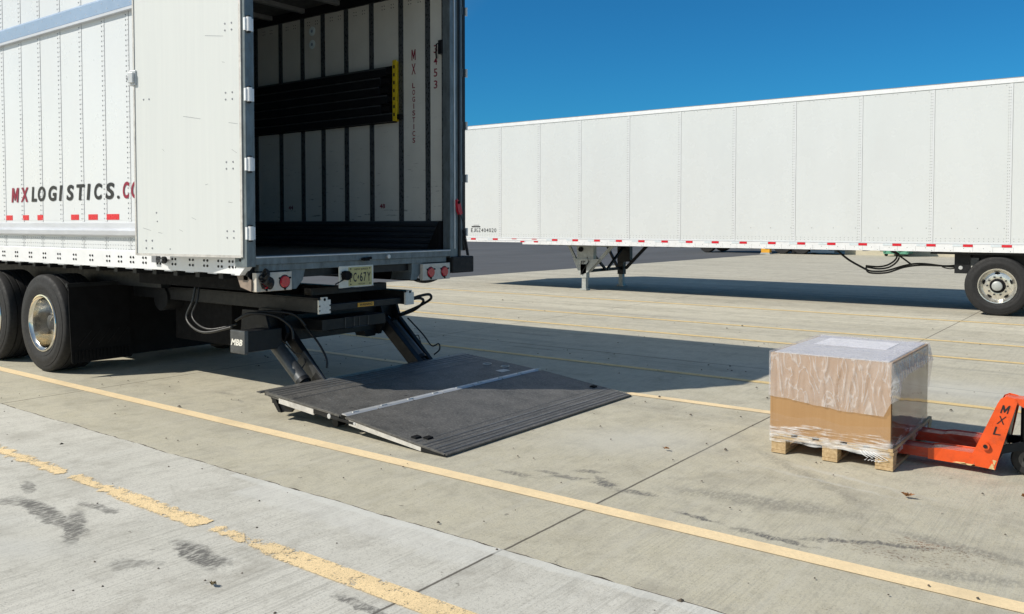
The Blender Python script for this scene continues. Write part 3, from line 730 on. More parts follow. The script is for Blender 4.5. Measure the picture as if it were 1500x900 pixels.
# --- rear doors
A10 = R(10); DD = Vector((-math.cos(A10), -math.sin(A10), 0)); DN = Vector((math.sin(A10), -math.cos(A10), 0)); P0 = Vector((-5.83, 4.165, 0))
def Tn(v): return P0+DD*v.x+DN*v.y+Vector((0, 0, v.z))
mb = MB()
mb.box(.03, 1.235, -.035, 0, 1.325, 4.06, 'door_liner', Tn)
mb.box(.008, .0295, -.04, .006, 1.31, 4.08, 'edge_alu', Tn)
mb.box(1.2355, 1.252, -.04, .007, 1.31, 4.08, 'edge_alu', Tn)
mb.box(.0295, 1.2355, -.04, .005, 1.305, 1.3245, 'edge_alu', Tn); mb.box(.0295, 1.2355, -.04, .005, 4.0605, 4.08, 'edge_alu', Tn)
ax = (DD, Vector((0, 0, 1)), DN)
def dbolt(s, z, r=.008): mb.disc(Tn(Vector((s, 0, z))), r, 'rivet', ax, 10, .003)
for z in (3.16, 2.607, 2.05, 1.492, 3.71):
    for s in (.108, .18):
        for dz in (-.026, .028): dbolt(s, z+dz)
for s in (1.064, 1.131): dbolt(s, 2.642)
for s in (1.05, 1.125):
    for z in (1.37, 1.435): dbolt(s, z, .009)
dbolt(.993, 1.673); dbolt(.985, 1.60, .006); dbolt(.835, 1.366, .006)
for s, z, L, dz in ((.14, 1.75, .05, .004), (.2, 2.88, .03, .004), (.70, 1.52, .04, .012), (.95, 1.50, .05, .006), (.9, 2.2, .03, .02), (.4, 1.9, .03, -.01), (.56, 2.455, .20, .03), (.10, 2.385, .10, .012), (.09, 2.16, .06, .03), (.55, 1.62, .05, .015), (1.11, 1.53, .1, .02), (.3, 3.1, .2, .02)):
    mb.add([Tn(Vector((s-L/2, .0012, z-dz/2))), Tn(Vector((s+L/2, .0012, z+dz/2+.002))), Tn(Vector((s+L/2, .0012, z+dz/2+.005))), Tn(Vector((s-L/2, .0012, z-dz/2+.002)))], [(0, 1, 2, 3)], 'rivet')
d1 = mb.build('rear_door', NT, NT)
def hinge(y, z, par, flip=1):
    mb = MB(); mb.tube([(XR+.016, y, z-.055), (XR+.016, y, z+.055)], .022, 'alu_white', 12); mb.box(XR-.01, XR+.012, y-.035, y+.045, z-.05, z+.05, 'alu_white')
    mb.tube([(XR+.016, y, z-.068), (XR+.016, y, z+.068)], .014, 'black_steel', 10)
    mb.build('hinge', par, NT, smooth='auto')
for z in (3.165, 2.609, 2.055, 1.503, 3.72): hinge(4.20, z, d1)
mb = MB()
mb.box(1.215, 1.30, -.045, .014, 2.77, 2.90, 'alu', Tn); mb.box(1.225, 1.285, .014, .035, 2.79, 2.88, 'alu', Tn)
mb.tube([Tn(Vector((1.30, -.01, 2.84))), Tn(Vector((1.34, -.01, 2.84)))], .02, 'rivet', 10)
mb.build('door_catch', d1, NT, bevel=.005)
mb = MB(); mb.tube([(-6.98, YN-.012, 1.26), (-6.98, YN-.07, 1.26)], .012, 'rivet', 8); mb.tube([(-7.12, YN-.03, 1.27), (-6.97, YN-.06, 1.262)], .01, 'black_steel', 8)
mb.box(-7.17, -7.10, YN-.05, YN-.012, 1.235, 1.305, 'rivet'); mb.tube([(-6.97, YN-.035, 1.26), (-6.97, YN-.06, 1.26)], .032, 'black_steel', 12)
mb.build('door_holdback', NT, NT)
Pf = Vector((-5.83, 6.80, 0)); Df = Vector((-math.cos(R(2)), math.sin(R(2)), 0)); Dnf = Vector((math.sin(R(2)), math.cos(R(2)), 0))
def Tf(v): return Pf+Df*v.x+Dnf*v.y+Vector((0, 0, v.z))
mb = MB(); mb.box(.03, 1.25, .0, .04, 1.31, 4.07, 'door_liner', Tf); mb.box(.01, .0295, -.004, .045, 1.31, 4.07, 'black_steel', Tf)
d2 = mb.build('rear_door', NT, NT)
for z in (3.793, 3.155, 2.606, 2.055, 1.493):
    mb = MB(); mb.tube([(XR+.006, 6.895, z-.042), (XR+.006, 6.895, z+.042)], .013, 'alu', 12); mb.box(XR-.02, XR+.002, 6.83, 6.89, z-.04, z+.04, 'frame_steel'); mb.build('hinge', d2, NT)
mb = MB(); mb.box(XR-.03, XR+.004, 6.84, 6.875, 1.3, 4.15, 'black_steel'); mb.box(XR-.03, XR-.002, 6.79, 6.838, 1.3, 4.15, 'frame_steel'); mb.build('door_post', NT, NT)

# --- wheels
def tyre_prof(y0, wd, R_, rim, grooves=4):
    # y0 outer face, y grows inward
    pr = [(rim, y0+.035), (rim+.012, y0+.012), (rim+.05, y0+.002), (rim+.052, y0+.006), (rim+.075, y0+.001), (R_-.11, y0-.004), (R_-.10, y0), (R_-.06, y0+.004), (R_-.057, y0+.009), (R_-.03, y0+.012), (R_-.012, y0+.022), (R_-.003, y0+.035)]
    for g in range(grooves):
        a = y0+.035+(wd-.07)*(g+1)/(grooves+1)
        pr += [(R_, a-.008), (R_-.014, a-.005), (R_-.014, a+.005), (R_, a+.008)]
    pr += [(R_-.003, y0+wd-.035), (R_-.03, y0+wd-.01), (R_-.12, y0+wd), (rim+.02, y0+wd-.01), (rim, y0+wd-.04)]
    return pr
def deep_wheel(cx, cz, y0, wd, R_=.52):
    wz = empty('wheel', Vector((cx, y0, cz))-NT.location, parent=NT)
    mb = MB(); mb.lathe_y(tyre_prof(y0, wd, R_, .30), cx, cz, 'rubber', 72, True)
    t = mb.build('tyre', None, None, smooth='auto')
    mb = MB(); mb.lathe_y([(.312, y0+.02), (.305, y0+.006), (.292, y0+.004), (.285, y0+.02), (.268, y0+.035), (.262, y0+.10), (.255, y0+.20), (.235, y0+.235), (.19, y0+.25), (.13, y0+.245), (.125, y0+.20)], cx, cz, 'chrome', 64)
    mb.lathe_y([(.30, y0+wd-.05), (.26, y0+wd-.06), (.25, y0+.27)], cx, cz, 'black_steel', 32)
    rm = mb.build('rim', None, None, smooth='auto')
    mb = MB(); mb.lathe_y([(.125, y0+.24), (.115, y0+.17), (.085, y0+.15), (.08, y0+.10), (.05, y0+.085), (.0005, y0+.085)], cx, cz, 'hub', 32)
    for k in range(10):
        a = 2*math.pi*k/10; mb.tube([(cx+.165*math.cos(a), y0+.245, cz+.165*math.sin(a)), (cx+.165*math.cos(a), y0+.205, cz+.165*math.sin(a))], .016, 'chrome', 8)
    mb.tube([(cx+.02, y0+.09, cz+.02), (cx+.13, y0+.07, cz+.08), (cx+.20, y0+.05, cz+.17)], .006, 'chrome', 6)
    hb = mb.build('hub', None, None, smooth='auto')
    for o in (t, rm, hb):
        o.data.transform(Matrix.Translation(-Vector((cx, y0, cz)))); o.parent = wz
    return wz
W1 = deep_wheel(-9.47, .52, 4.215, .42)
for cx, y, fl in ((-10.78, 4.215, 0), (-9.47, 6.745, 1), (-10.78, 6.745, 1)):
    wz = copy_tree(W1, NT); wz.location = Vector((cx, y, .52))-NT.location
    if fl: wz.rotation_euler = (0, 0, math.pi)
# axles, suspension, tanks, landing gear
mb = MB()
for cx in (-9.47, -10.78):
    mb.tube([(cx, 4.6, .52), (cx, 6.36, .52)], .065, 'black_steel', 12)
    for y in (4.85, 6.1): mb.tube([(cx+.25, y, .62), (cx+.25, y, .95)], .13, 'rubber', 16); mb.bar((cx-.5, y, .72), (cx+.35, y, .58), .09, .10, 'black_steel')
mb.build('axle_assembly', NT, NT)
mb = MB()
for y in (4.78, 6.14): mb.box(-12.4, -8.0, y-.05, y+.05, .93, 1.12, 'black_steel')
for x in (-12.2, -11.2, -10.1, -9.0, -8.2): mb.box(x-.05, x+.05, 4.83, 6.09, .95, 1.10, 'black_steel')
mb.box(-8.0, -6.0, 4.5, 4.56, 1.0, 1.119, 'black_matte'); mb.box(-8.0, -6.0, 6.3, 6.36, 1.0, 1.119, 'black_matte')
mb.build('slider_frame', NT, NT)
for x in (-8.3,):
    mb = MB(); mb.tube([(x, 4.9, .80), (x, 6.0, .80)], .13, 'black_steel', 20); mb.build('air_tank', NT, NT, smooth='auto')
mb = MB()
for y in (4.7, 6.2): mb.box(-17.2, -17.05, y-.06, y+.06, .05, 1.12, 'leg_grey'); mb.box(-17.25, -17.0, y-.12, y+.12, 0, .05, 'leg_grey')
mb.bar((-17.12, 4.76, .6), (-17.12, 6.14, .6), .05, .05, 'leg_grey', Vector((1, 0, 0))); mb.build('landing_gear', NT, NT)
# mud flaps
for y0, y1 in ((4.22, 4.86), (6.1, 6.74)):
    mb = MB(); k = 10
    for i in range(k):
        z0 = .15+.78*i/k; z1 = .15+.78*(i+1)/k
        f = lambda z: -8.86+.05*(1-(z-.15)/.78)**1.6
        mb.add([(f(z0), y0, z0), (f(z0), y1, z0), (f(z1), y1, z1), (f(z1), y0, z1), (f(z0)-.008, y0, z0), (f(z0)-.008, y1, z0), (f(z1)-.008, y1, z1), (f(z1)-.008, y0, z1)],
               [(0, 1, 2, 3), (7, 6, 5, 4), (0, 3, 7, 4), (1, 5, 6, 2), (0, 4, 5, 1), (3, 2, 6, 7)], 'flap')
    for i in range(5):
        for (a, b) in ((0, 1),):
            ya = y0+.08+i*.10; mb.bar((-8.828, ya, .32), (-8.838, ya+.14, .47), .008, .006, 'black_steel', Vector((1, 0, 0)))
    for i in range(16): ya = y0+.03+i*.038; mb.box(-8.842+.02, -8.806, ya, ya+.012, .17, .27, 'flap')
    mb.build('mud_flap', NT, NT)
mb = MB(); mb.box(-8.90, -8.885, 4.865, 6.095, .16, 1.1, 'flap'); mb.build('spray_curtain', NT, NT)  # added black sheet, deepens the shade seen under the trailer
mb = MB(); mb.box(-8.35, -7.35, 5.1, 5.95, .36, .92, 'black_matte'); mb.box(-8.36, -7.34, 5.09, 5.96, .92, .95, 'black_steel'); mb.box(-7.34, -7.33, 5.4, 5.6, .6, .66, 'black_steel'); mb.build('power_pack_box', NT, NT, bevel=.02)  # added black box, fills the near-black shade behind the lift
mb = MB(); mb.box(-8.88, -8.84, 4.2, 6.76, .93, .97, 'black_steel'); mb.build('flap_bracket', NT, NT)

# --- tail lift
mb = MB()
mb.box(-10.0, -5.82, 4.925, 5.015, .795, .915, 'black_steel'); mb.box(-10.0, -5.82, 4.91, 5.03, .915, .93, 'black_steel')
sr = mb.build('slide_rail', NT, NT, bevel=.004)
mb = MB(); mb.box(-5.82, -5.80, 4.905, 5.035, .79, .91, 'white_cap'); mb.box(-5.82, -5.80, 4.935, 5.0, .91, .935, 'white_cap')
for y in (4.912, 5.028):
    for z in (.82, .86): mb.disc((-5.80, y, z), .008, 'black_matte', 'x+', 8, .002)
mb.disc((-5.80, 4.968, .915), .014, 'black_matte', 'x+', 8, .003)
mb.build('end_cap', sr, NT)
mb = MB(); mb.box(-10.0, -5.82, 5.985, 6.075, .795, .915, 'black_steel'); mb.box(-10.0, -5.82, 5.97, 6.09, .915, .93, 'black_steel')
sr = mb.build('slide_rail', NT, NT, bevel=.004)
mb = MB(); mb.box(-5.82, -5.80, 5.98, 6.095, .79, .91, 'white_cap'); mb.box(-5.82, -5.80, 6.01, 6.07, .91, .93, 'white_cap')
mb.disc((-5.80, 6.04, .915), .014, 'black_matte', 'x+', 8, .003)
mb.build('end_cap', sr, NT)
mb = MB()
mb.box(-5.93, -5.85, 5.036, 5.98, .80, .862, 'black_steel'); mb.box(-6.16, -6.06, 5.036, 5.98, .93, 1.0, 'black_steel')
mb.box(-6.5, -6.42, 5.036, 5.98, .60, .92, 'black_matte')
cb = mb.build('cross_beam', NT, NT, bevel=.004)
mb = MB(); mb.box(-5.849, -5.846, 5.40, 5.60, .812, .85, 'orange_sticker'); mb.text('WARNING', lambda u, v: (-5.8445, 5.42+.16*u, .82+.024*v), 'black_letter', .02); mb.build('warning_sticker', cb, NT)
mb = MB()
mb.box(-6.62, -6.34, 4.78, 6.40, .50, .74, 'black_steel')
mb.box(-6.34, -6.05, 5.15, 5.95, .60, .70, 'black_steel')
for y in (4.72, 4.90, 6.12, 6.34): mb.prism([(-6.66, .46), (-6.30, .46), (-6.22, .60), (-6.30, .80), (-6.62, .80)], 'y', y-.015, y+.015, 'black_steel')
mb.box(-6.30, -6.26, 5.42, 5.72, .56, .69, 'black_matte')
for a, b in ((5.42, 5.425), (5.53, 5.535), (5.60, 5.605), (5.71, 5.715)): mb.box(-6.045, -6.04, a, b, .605, .70, 'grey_tube')
mb.box(-6.045, -6.04, 5.42, 5.715, .70, .704, 'grey_tube'); mb.box(-6.045, -6.04, 5.42, 5.715, .601, .605, 'grey_tube')
mb.prism([(5.95, .50), (6.12, .50), (6.10, .44), (5.98, .44)], 'x', -6.5, -6.35, 'black_steel')
mb.build('torsion_tube', NT, NT, bevel=.005)
# arms and rams
def arm(y, x0, z0, x1, z1, wd, ht, mat='black_steel'):
    mb = MB(); mb.bar((x0, y, z0), (x1, y, z1), wd, ht, mat)
    return mb.build('lift_arm', NT, NT, bevel=.006)
arm(4.965, -6.40, .68, -5.80, .13, .06, .10)
mb = MB(); mb.bar((-6.08, 4.93, .40), (-5.80, 4.955, .14), .02, .13, 'grey_tube'); mb.build('arm_gusset', NT, NT, bevel=.004)
arm(6.20, -6.45, .68, -5.80, .13, .07, .12)
arm(6.36, -6.40, .70, -5.80, .15, .05, .08)
def ram(y, x0, z0, x1, z1):
    a = Vector((x0, y, z0)); b = Vector((x1, y, z1)); d = b-a
    mb = MB(); mb.tube([a+d*.22, a+d*.88], .062, 'grey_tube', 20); mb.tube([a+d*.20, a+d*.24], .070, 'black_steel', 20); mb.tube([a+d*.86, a+d*.91], .066, 'black_steel', 20)
    mb.tube([a, a+d*.22], .026, 'alu', 12); mb.tube([a-Vector((0, .05, 0)), a+Vector((0, .05, 0))], .045, 'black_steel', 16); mb.tube([a+d*.91, b], .045, 'black_steel', 16)
    r_ = mb.build('hydraulic_ram', NT, NT, smooth='auto')
    mb = MB(); o = Vector((0, .07, .04)); mb.tube([a+d*.1+o, a+d*.3+o, a+d*.55+o*1.2, a+d*.62+o*2, a+d*.72+o*1.6, a+d*.75+o*.8], .006, 'cable_grey', 6); mb.build('hydraulic_pipe', r_, NT)
ram(4.80, -6.45, .64, -5.82, .15); ram(6.28, -6.42, .66, -5.82, .16)
# hoses
def hose(pts, r, mat='cable', par=None):
    P = [Vector(p) for p in pts]; out = []
    for i in range(len(P)-1):
        p0 = P[max(i-1, 0)]; p1 = P[i]; p2 = P[i+1]; p3 = P[min(i+2, len(P)-1)]
        for k in range(8):
            t = k/8; out.append(.5*((2*p1)+(p2-p0)*t+(2*p0-5*p1+4*p2-p3)*t*t+(3*p1-p0-3*p2+p3)*t**3))
    out.append(P[-1]); mb = MB(); mb.tube(out, r, mat, 8); return mb.build('hose', par or NT, NT, smooth=True)
hose([(-7.1, 4.56, 1.10), (-7.08, 4.50, .88), (-7.12, 4.46, .70), (-6.85, 4.45, .60), (-6.55, 4.55, .66)], .012, 'cable_grey')
hose([(-7.08, 4.58, 1.10), (-7.04, 4.52, .88), (-7.06, 4.48, .72), (-6.80, 4.47, .63), (-6.55, 4.6, .68)], .010, 'cable')
hose([(-6.5, 4.55, .72), (-6.35, 4.6, .79), (-6.2, 4.75, .76), (-6.12, 4.85, .66), (-6.1, 4.86, .55)], .013, 'cable')
hose([(-6.5, 4.60, .74), (-6.3, 4.7, .80), (-6.15, 4.9, .77), (-6.1, 5.0, .66)], .012, 'cable')
hose([(-6.2, 5.02, .70), (-6.0, 5.05, .52), (-5.88, 5.05, .38), (-5.85, 5.03, .30)], .010, 'cable')
hose([(-5.9, 6.10, .82), (-5.84, 6.22, .86), (-5.80, 6.32, .87), (-5.80, 6.33, .82), (-6.0, 6.35, .73), (-6.25, 6.36, .64)], .014, 'cable')
hose([(-6.0, 6.08, .80), (-5.84, 6.20, .84), (-5.82, 6.25, .80), (-6.0, 6.3, .70), (-6.25, 6.3, .62)], .014, 'cable')
hose([(-6.2, 6.42, .60), (-6.0, 6.44, .44), (-5.90, 6.46, .33), (-5.84, 6.50, .35), (-5.83, 6.50, .29), (-5.87, 6.46, .24)], .008, 'cable')
# control box
mb = MB(); mb.box(-6.37, -6.165, 4.40, 4.44, .465, .665, 'grey_tube'); mb.box(-6.355, -6.18, 4.44, 4.80, .475, .655, 'black_steel'); cbx = mb.build('side_marker_box', NT, NT, bevel=.006)
mb = MB(); mb.text('MBB', wall_text(-6.355, -6.19, .535, .59, 4.397), 'white_cap', .04, .25); mb.build('lettering', cbx, NT)
# --- platform
PY0, PY1 = 4.30, 6.86
pfe = empty('lift_platform', Vector((-4.8, 5.58, 0))-NT.location, parent=NT)
def psec(name, xa, za, xb, zb, ta, tb, rid, streak):
    mb = MB()
    f = lambda x: za+(zb-za)*(x-xa)/(xb-xa)
    mb.prism([(xa, za-ta), (xa, za), (xb, zb), (xb, zb-tb)], 'y', PY0+.012, PY1-.012, 'tread')
    for x, wd, hh in rid:
        mb.prism([(x-wd, f(x-wd)+.0005), (x-wd*.7, f(x)+hh), (x+wd*.7, f(x)+hh), (x+wd, f(x+wd)+.0005)], 'y', PY0+.012, PY1-.012, 'tread_edge')
    for a, b, hh in streak: mb.prism([(a, f(a)+.0006), (b, f(b)+.0006), (b, f(b)+hh), (a, f(a)+hh)], 'y', PY0+.012, PY1-.012, 'tread_edge')
    return mb, f
mb, f1 = psec('a', -5.78, .215, -4.86, .142, .035, .05, [(-5.74, .02, .003), (-5.685, .014, .0025), (-5.63, .014, .0025), (-5.565, .012, .002), (-5.44, .005, .002)], [])
mb.prism([(-5.83, .205), (-5.83, .212), (-5.78, .2145), (-5.78, .200)], 'y', PY0-.03, PY1, 'tread_edge')
mb.box(-5.80, -5.70, PY0+.1, PY1-.1, .10, .178, 'black_steel')
for y in (4.5, 5.1, 5.7, 6.3, 6.7): mb.box(-5.69, -4.95, y-.02, y+.02, .10, .15, 'black_steel')
pa = mb.build('inner_ramp', pfe, NT)
mb, f2 = psec('b', -4.80, .138, -3.80, .016, .05, .012, [(-4.10, .004, .0015), (-4.03, .012, .002), (-3.985, .006, .0015), (-3.93, .014, .0025), (-3.885, .006, .002), (-3.845, .014, .003)], [])
for y, xx in ((4.42, -4.10), (4.36, -4.16), (6.74, -4.15)): mb.prism([(xx-.025, f2(xx-.025)), (xx-.02, f2(xx-.02)+.012), (xx+.02, f2(xx+.02)+.012), (xx+.025, f2(xx+.025))], 'y', y, y+.06, 'black_matte')
pb = mb.build('outer_ramp', pfe, NT)
# the section leaves must turn with one common transform: align pfe children
mb = MB(); random.seed(3); y = PY0+.02
while y < PY1-.05:
    L = random.uniform(.28, .5); L = min(L, PY1-.02-y)
    mb.prism([(-4.862, f1(-4.862)+.001), (-4.858, .152), (-4.822, .149), (-4.802, f2(-4.80)+.001)], 'y', y, y+L-.012, 'alu'); y += L
for k in range(9): mb.tube([(-4.83, PY0+.1+k*.3, .150), (-4.83, PY0+.16+k*.3, .150)], .007, 'edge_alu', 8)
mb.build('hinge_strip', pfe, NT)
def side(yo, yi):
    mb = MB()
    mb.prism([(-5.74, .207), (-4.87, .139), (-4.87, .128), (-5.74, .196)], 'y', yo, yi, 'tread_edge')
    mb.prism([(-5.58, .183), (-5.16, .149), (-5.16, .105), (-5.58, .142)], 'y', yo, yi, 'edge_alu')
    mb.prism([(-5.16, .149), (-4.87, .127), (-4.87, .10), (-5.16, .118)], 'y', yo, yi, 'black_steel')
    mb.prism([(-4.80, .135), (-3.82, .016), (-3.82, .008), (-4.80, .125)], 'y', yo, yi, 'tread_edge')
    mb.prism([(-4.76, .119), (-4.03, .031), (-4.03, .005), (-4.76, .082)], 'y', yo, yi, 'edge_alu')
    mb.prism([(-4.03, .031), (-3.80, .006), (-3.80, .002), (-4.03, .004)], 'y', yo, yi, 'black_steel')
    mb.tube([(-4.98, yo-.004, .118), (-4.98, yi, .118)], .02, 'alu', 10); mb.tube([(-4.70, yo-.004, .10), (-4.70, yi, .10)], .012, 'alu', 10)
    mb.bar((-5.05, yo+.004, .115), (-4.70, yo+.004, .10), .014, .02, 'black_steel')
    mb.build('side_rail', pfe, NT, bevel=.002)
side(PY0, PY0+.011); side(PY1-.011, PY1)
mb = MB(); mb.prism([(-5.72, .175), (-5.42, .155), (-5.48, .075), (-5.62, .062)], 'y', PY0+.04, PY0+.06, 'black_steel'); mb.prism([(-5.72, .175), (-5.66, .175), (-5.58, .062), (-5.62, .062)], 'y', PY0+.02, PY0+.16, 'black_steel'); mb.build('support_gusset', pfe, NT)
mb = MB(); mb.tube([(-5.05, PY0+.12, .035), (-5.05, PY0+.2, .035)], .033, 'black_steel', 16); mb.box(-5.08, -5.02, PY0+.14, PY0+.18, .035, .11, 'black_steel'); mb.build('roller', pfe, NT)
for i, (x0_, y0_) in enumerate(((-5.02, 6.45), (-5.3, 6.62), (-5.12, 6.68))):
    mb = MB(); z = f1(x0_)
    if i: mb.tube([(x0_+.035*math.cos(a*.35), y0_+.05*math.sin(a*.35), z+.004) for a in range(19)], .004, 'edge_alu', 6)
    else: mb.prism([(x0_-.04, f1(x0_-.04)+.001), (x0_+.04, f1(x0_+.04)+.001), (x0_+.04, f1(x0_+.04)+.003), (x0_-.04, f1(x0_-.04)+.003)], 'y', y0_, y0_+.13, 'edge_alu')
    mb.build('pull_ring' if i else 'data_plate', pfe, NT)
# pfe is an empty off the trailer origin; its children were built from the trailer origin
for o in [k for k in bpy.data.objects if k.parent == pfe]: o.location = -pfe.location

# ------------------------------------------------------------------ far trailer
FT = empty('box_trailer', (-6.7, 17.92, 0), 'long plain white box trailer parked across the yard with its landing gear down', 'trailer')
FX0, FX1, FY0, FY1 = -14.75, 1.4, 16.62, 19.22
mb = MB(); mb.box(FX0, FX1, FY0, FY0+.04, 1.235, 3.955, 'white_far')
seams = [-12.881, -11.711, -10.562, -9.298, -8.066, -6.854, -5.628, -4.393, -3.174, -1.971, -.75, .45]
for s in seams:
    mb.box(s-.022, s+.022, FY0-.003, FY0, 1.24, 3.95, 'lap')
    mb.box(s+.0225, s+.027, FY0-.0015, FY0, 1.24, 3.95, 'rivet_far')
    z = 1.28
    while z < 3.93:
        mb.disc((s-.012, FY0-.003, z), .0075, 'rivet_far', 'y-', 5, .002)
        mb.disc((s-.04, FY0, z), .0075, 'rivet_far', 'y-', 5, .002); z += .052
x = FX0+.1
while x < 0:
    mb.disc((x, FY0, 1.275), .007, 'rivet_far', 'y-', 5, .002); mb.disc((x, FY0, 1.32), .007, 'rivet_far', 'y-', 5, .002)
    if int(x*20) % 2: mb.disc((x, FY0, 3.92), .007, 'rivet_far', 'y-', 5, .002)
    x += .075
x = -6.5
while x < 0: mb.disc((x, FY0, 1.50), .009, 'rivet_far', 'y-', 6, .002); x += .405
mb.build('side_panel', FT, FT)
mb = MB(); mb.box(FX0, FX1, FY1-.04, FY1, 1.235, 3.955, 'white_far'); mb.build('side_panel', FT, FT)
mb = MB(); mb.box(FX0, FX1, FY0-.012, FY0+.05, 3.955, 4.03, 'alu_white'); mb.box(FX0, FX1, FY0-.004, FY0+.05, 4.03, 4.045, 'rivet_far'); mb.build('top_rail', FT, FT)
mb = MB(); mb.box(FX0+.04, FX1-.04, FY0+.051, FY1-.0, 3.96, 4.0, 'skin'); mb.build('roof', FT, FT)
mb = MB(); mb.box(FX0, FX0+.04, FY0+.04, FY1-.04, 1.235, 3.955, 'white_far'); mb.build('front_wall', FT, FT)
mb = MB(); mb.box(FX1-.04, FX1, FY0+.04, FY1-.04, 1.235, 3.955, 'white_far'); mb.box(FX1-.01, FX1+.012, 17.9, 17.93, 1.25, 3.9, 'rivet'); mb.build('rear_doors', FT, FT)
mb = MB()
mb.box(-12.2, FX1, FY0-.012, FY0+.05, 1.085, 1.235, 'alu_white'); mb.box(FX0, -12.2, FY0-.012, FY0+.05, 1.13, 1.235, 'alu_white')
mb.box(FX0, FX1, FY0-.016, FY0-.012, 1.222, 1.235, 'alu_rail')
mb.box(-13.6, -11.2, FY0-.016, FY0-.012, 1.168, 1.18, 'alu_rail')
for i, x in enumerate([-13.734, -13.032, -12.45, -11.85, -11.257, -10.686, -10.098, -9.531, -8.967, -8.406, -7.834, -7.253, -6.651, -6.06, -5.479, -4.908, -4.337, -3.743, -3.175, -2.589, -1.999, -1.4, -.8]):
    if i in (2, 3): mb.box(x-.07, x+.07, FY0-.018, FY0-.012, 1.205, 1.219, 'red_tape'); continue
    mb.box(x-.075, x+.075, FY0-.018, FY0-.012, 1.176, 1.218, 'red_tape'); mb.box(x-.24, x-.08, FY0-.0165, FY0-.012, 1.18, 1.216, 'pale_tape')
for x in (-12.2, -11.8): mb.box(x-.06, x+.06, FY0-.018, FY0-.012, 1.136, 1.165, 'red_tape')
x = FX0+.2
while x < 0:
    mb.disc((x, FY0-.012, 1.15), .008, 'rivet_far', 'y-', 5, .002)
    if x > -12: mb.disc((x+.1, FY0-.012, 1.105), .008, 'rivet_far', 'y-', 5, .002); mb.box(x+.14, x+.143, FY0-.013, FY0-.012, 1.09, 1.175, 'rivet_far')
    x += .305
mb.build('bottom_rail', FT, FT)
mb = MB(); mb.box(-12.2, FX1, FY1-.05, FY1+.012, 1.085, 1.235, 'alu_white'); mb.box(FX0, -12.2, FY1-.05, FY1+.012, 1.13, 1.235, 'alu_white'); mb.build('bottom_rail', FT, FT)
mb = MB(); mb.box(FX0+.04, FX1-.04, FY0+.06, FY1-.06, 1.18, 1.234, 'black_steel')
x = -11.8
while x < FX1-.2: mb.box(x, x+.05, FY0+.06, FY1-.06, 1.07, 1.179, 'black_steel'); x += .31
mb.build('floor', FT, FT)
mb = MB(); cw = .83/10
for k, ch in enumerate('EJGZ404020'): mb.text(ch, wall_text(-13.82+k*cw, -13.82+k*cw+.062, 1.37, 1.465, FY0-.004), 'black_letter', .0)
mb.build('unit_number', FT, FT); mb = MB()
mb.box(-13.80, -13.52, FY0-.003, FY0, 1.49, 1.52, 'black_letter'); mb.box(-13.74, -13.56, FY0-.003, FY0, 1.535, 1.55, 'rivet')
mb.build('data_decal', FT, FT)

# landing gear
lg = empty('landing_gear', Vector((-10.8, 17.9, 0))-FT.location, parent=FT)
def leg(y, mat, near):
    mb = MB()
    mb.box(-10.875, -10.765, y-.055, y+.055, .04, .36, 'leg_grey'); mb.box(-10.91, -10.73, y-.09, y+.09, .0, .04, 'leg_grey')
    mb.box(-10.90, -10.74, y-.075, y+.075, .30, .62, mat)
    mb.box(-11.02 if near else -10.92, -10.56, y-.05, y+.09, .62, 1.08, mat)
    if near:
        mb.prism([(-11.12, .75), (-10.39, .75), (-10.44, .68), (-10.72, .42), (-10.90, .36), (-10.96, .44)], 'y', y-.075, y-.06, 'leg_grey')
        mb.disc((-10.90, y-.05, .97), .06, 'black_matte', 'y-', 14, .05)
        mb.text('ST', wall_text(-10.90, -10.76, .63, .70, y-.078), 'black_letter', .05, .2)
        mb.tube([(-10.70, y-.10, .80), (-10.66, y-.10, .68), (-10.78, y-.10, .52), (-10.86, y-.10, .38)], .012, 'black_steel', 6)
    mb.bar((-11.28, y, 1.08), (-10.93, y, .45), .05, .06, mat); mb.bar((-10.05, y, 1.08), (-10.70, y, .45), .05, .07, mat)
    mb.box(-11.3, -9.98, y-.04, y+.04, 1.04, 1.082, mat)
    o = mb.build('leg', lg, FT); o.location = -lg.location
leg(17.25, 'leg_grey', True); leg(19.0, 'black_steel', False)
mb = MB(); mb.bar((-10.82, 17.32, .45), (-10.82, 18.93, .45), .06, .07, 'black_steel', Vector((1, 0, 0)))
mb.bar((-10.75, 17.32, .98), (-10.75, 18.1, .45), .05, .05, 'black_steel', Vector((1, 0, 0))); mb.bar((-10.75, 18.93, .98), (-10.75, 18.15, .45), .05, .05, 'black_steel', Vector((1, 0, 0)))
o = mb.build('cross_brace', lg, FT); o.location = -lg.location
# hoses under the far trailer
def fhose(pts, r=.016):
    o = hose(pts, r, 'cable', FT)
    o.data.transform(Matrix.Translation(NT.location-FT.location)); return o
fhose([(-5.0, 17.2, 1.08), (-4.75, 17.2, .88), (-4.5, 17.2, .74), (-4.40, 17.2, .69)], .02)
fhose([(-4.43, 17.2, .74), (-4.36, 17.2, .64), (-4.05, 17.2, .65), (-3.75, 17.2, .76), (-3.45, 17.2, .81), (-3.0, 17.2, .81), (-2.76, 17.2, .85)])
fhose([(-4.43, 17.2, .70), (-4.3, 17.2, .67), (-4.05, 17.2, .69), (-3.72, 17.2, .80), (-3.45, 17.2, .84), (-3.0, 17.2, .80), (-2.76, 17.2, .80)])
fhose([(-4.43, 17.2, .75), (-4.2, 17.2, .72), (-4.0, 17.2, .76), (-3.86, 17.2, .88), (-3.84, 17.2, 1.0), (-3.95, 17.2, 1.08)])
fhose([(-4.43, 17.2, .77), (-4.2, 17.2, .76), (-4.03, 17.2, .80), (-3.90, 17.2, .90), (-3.88, 17.2, 1.0), (-4.0, 17.2, 1.08)])
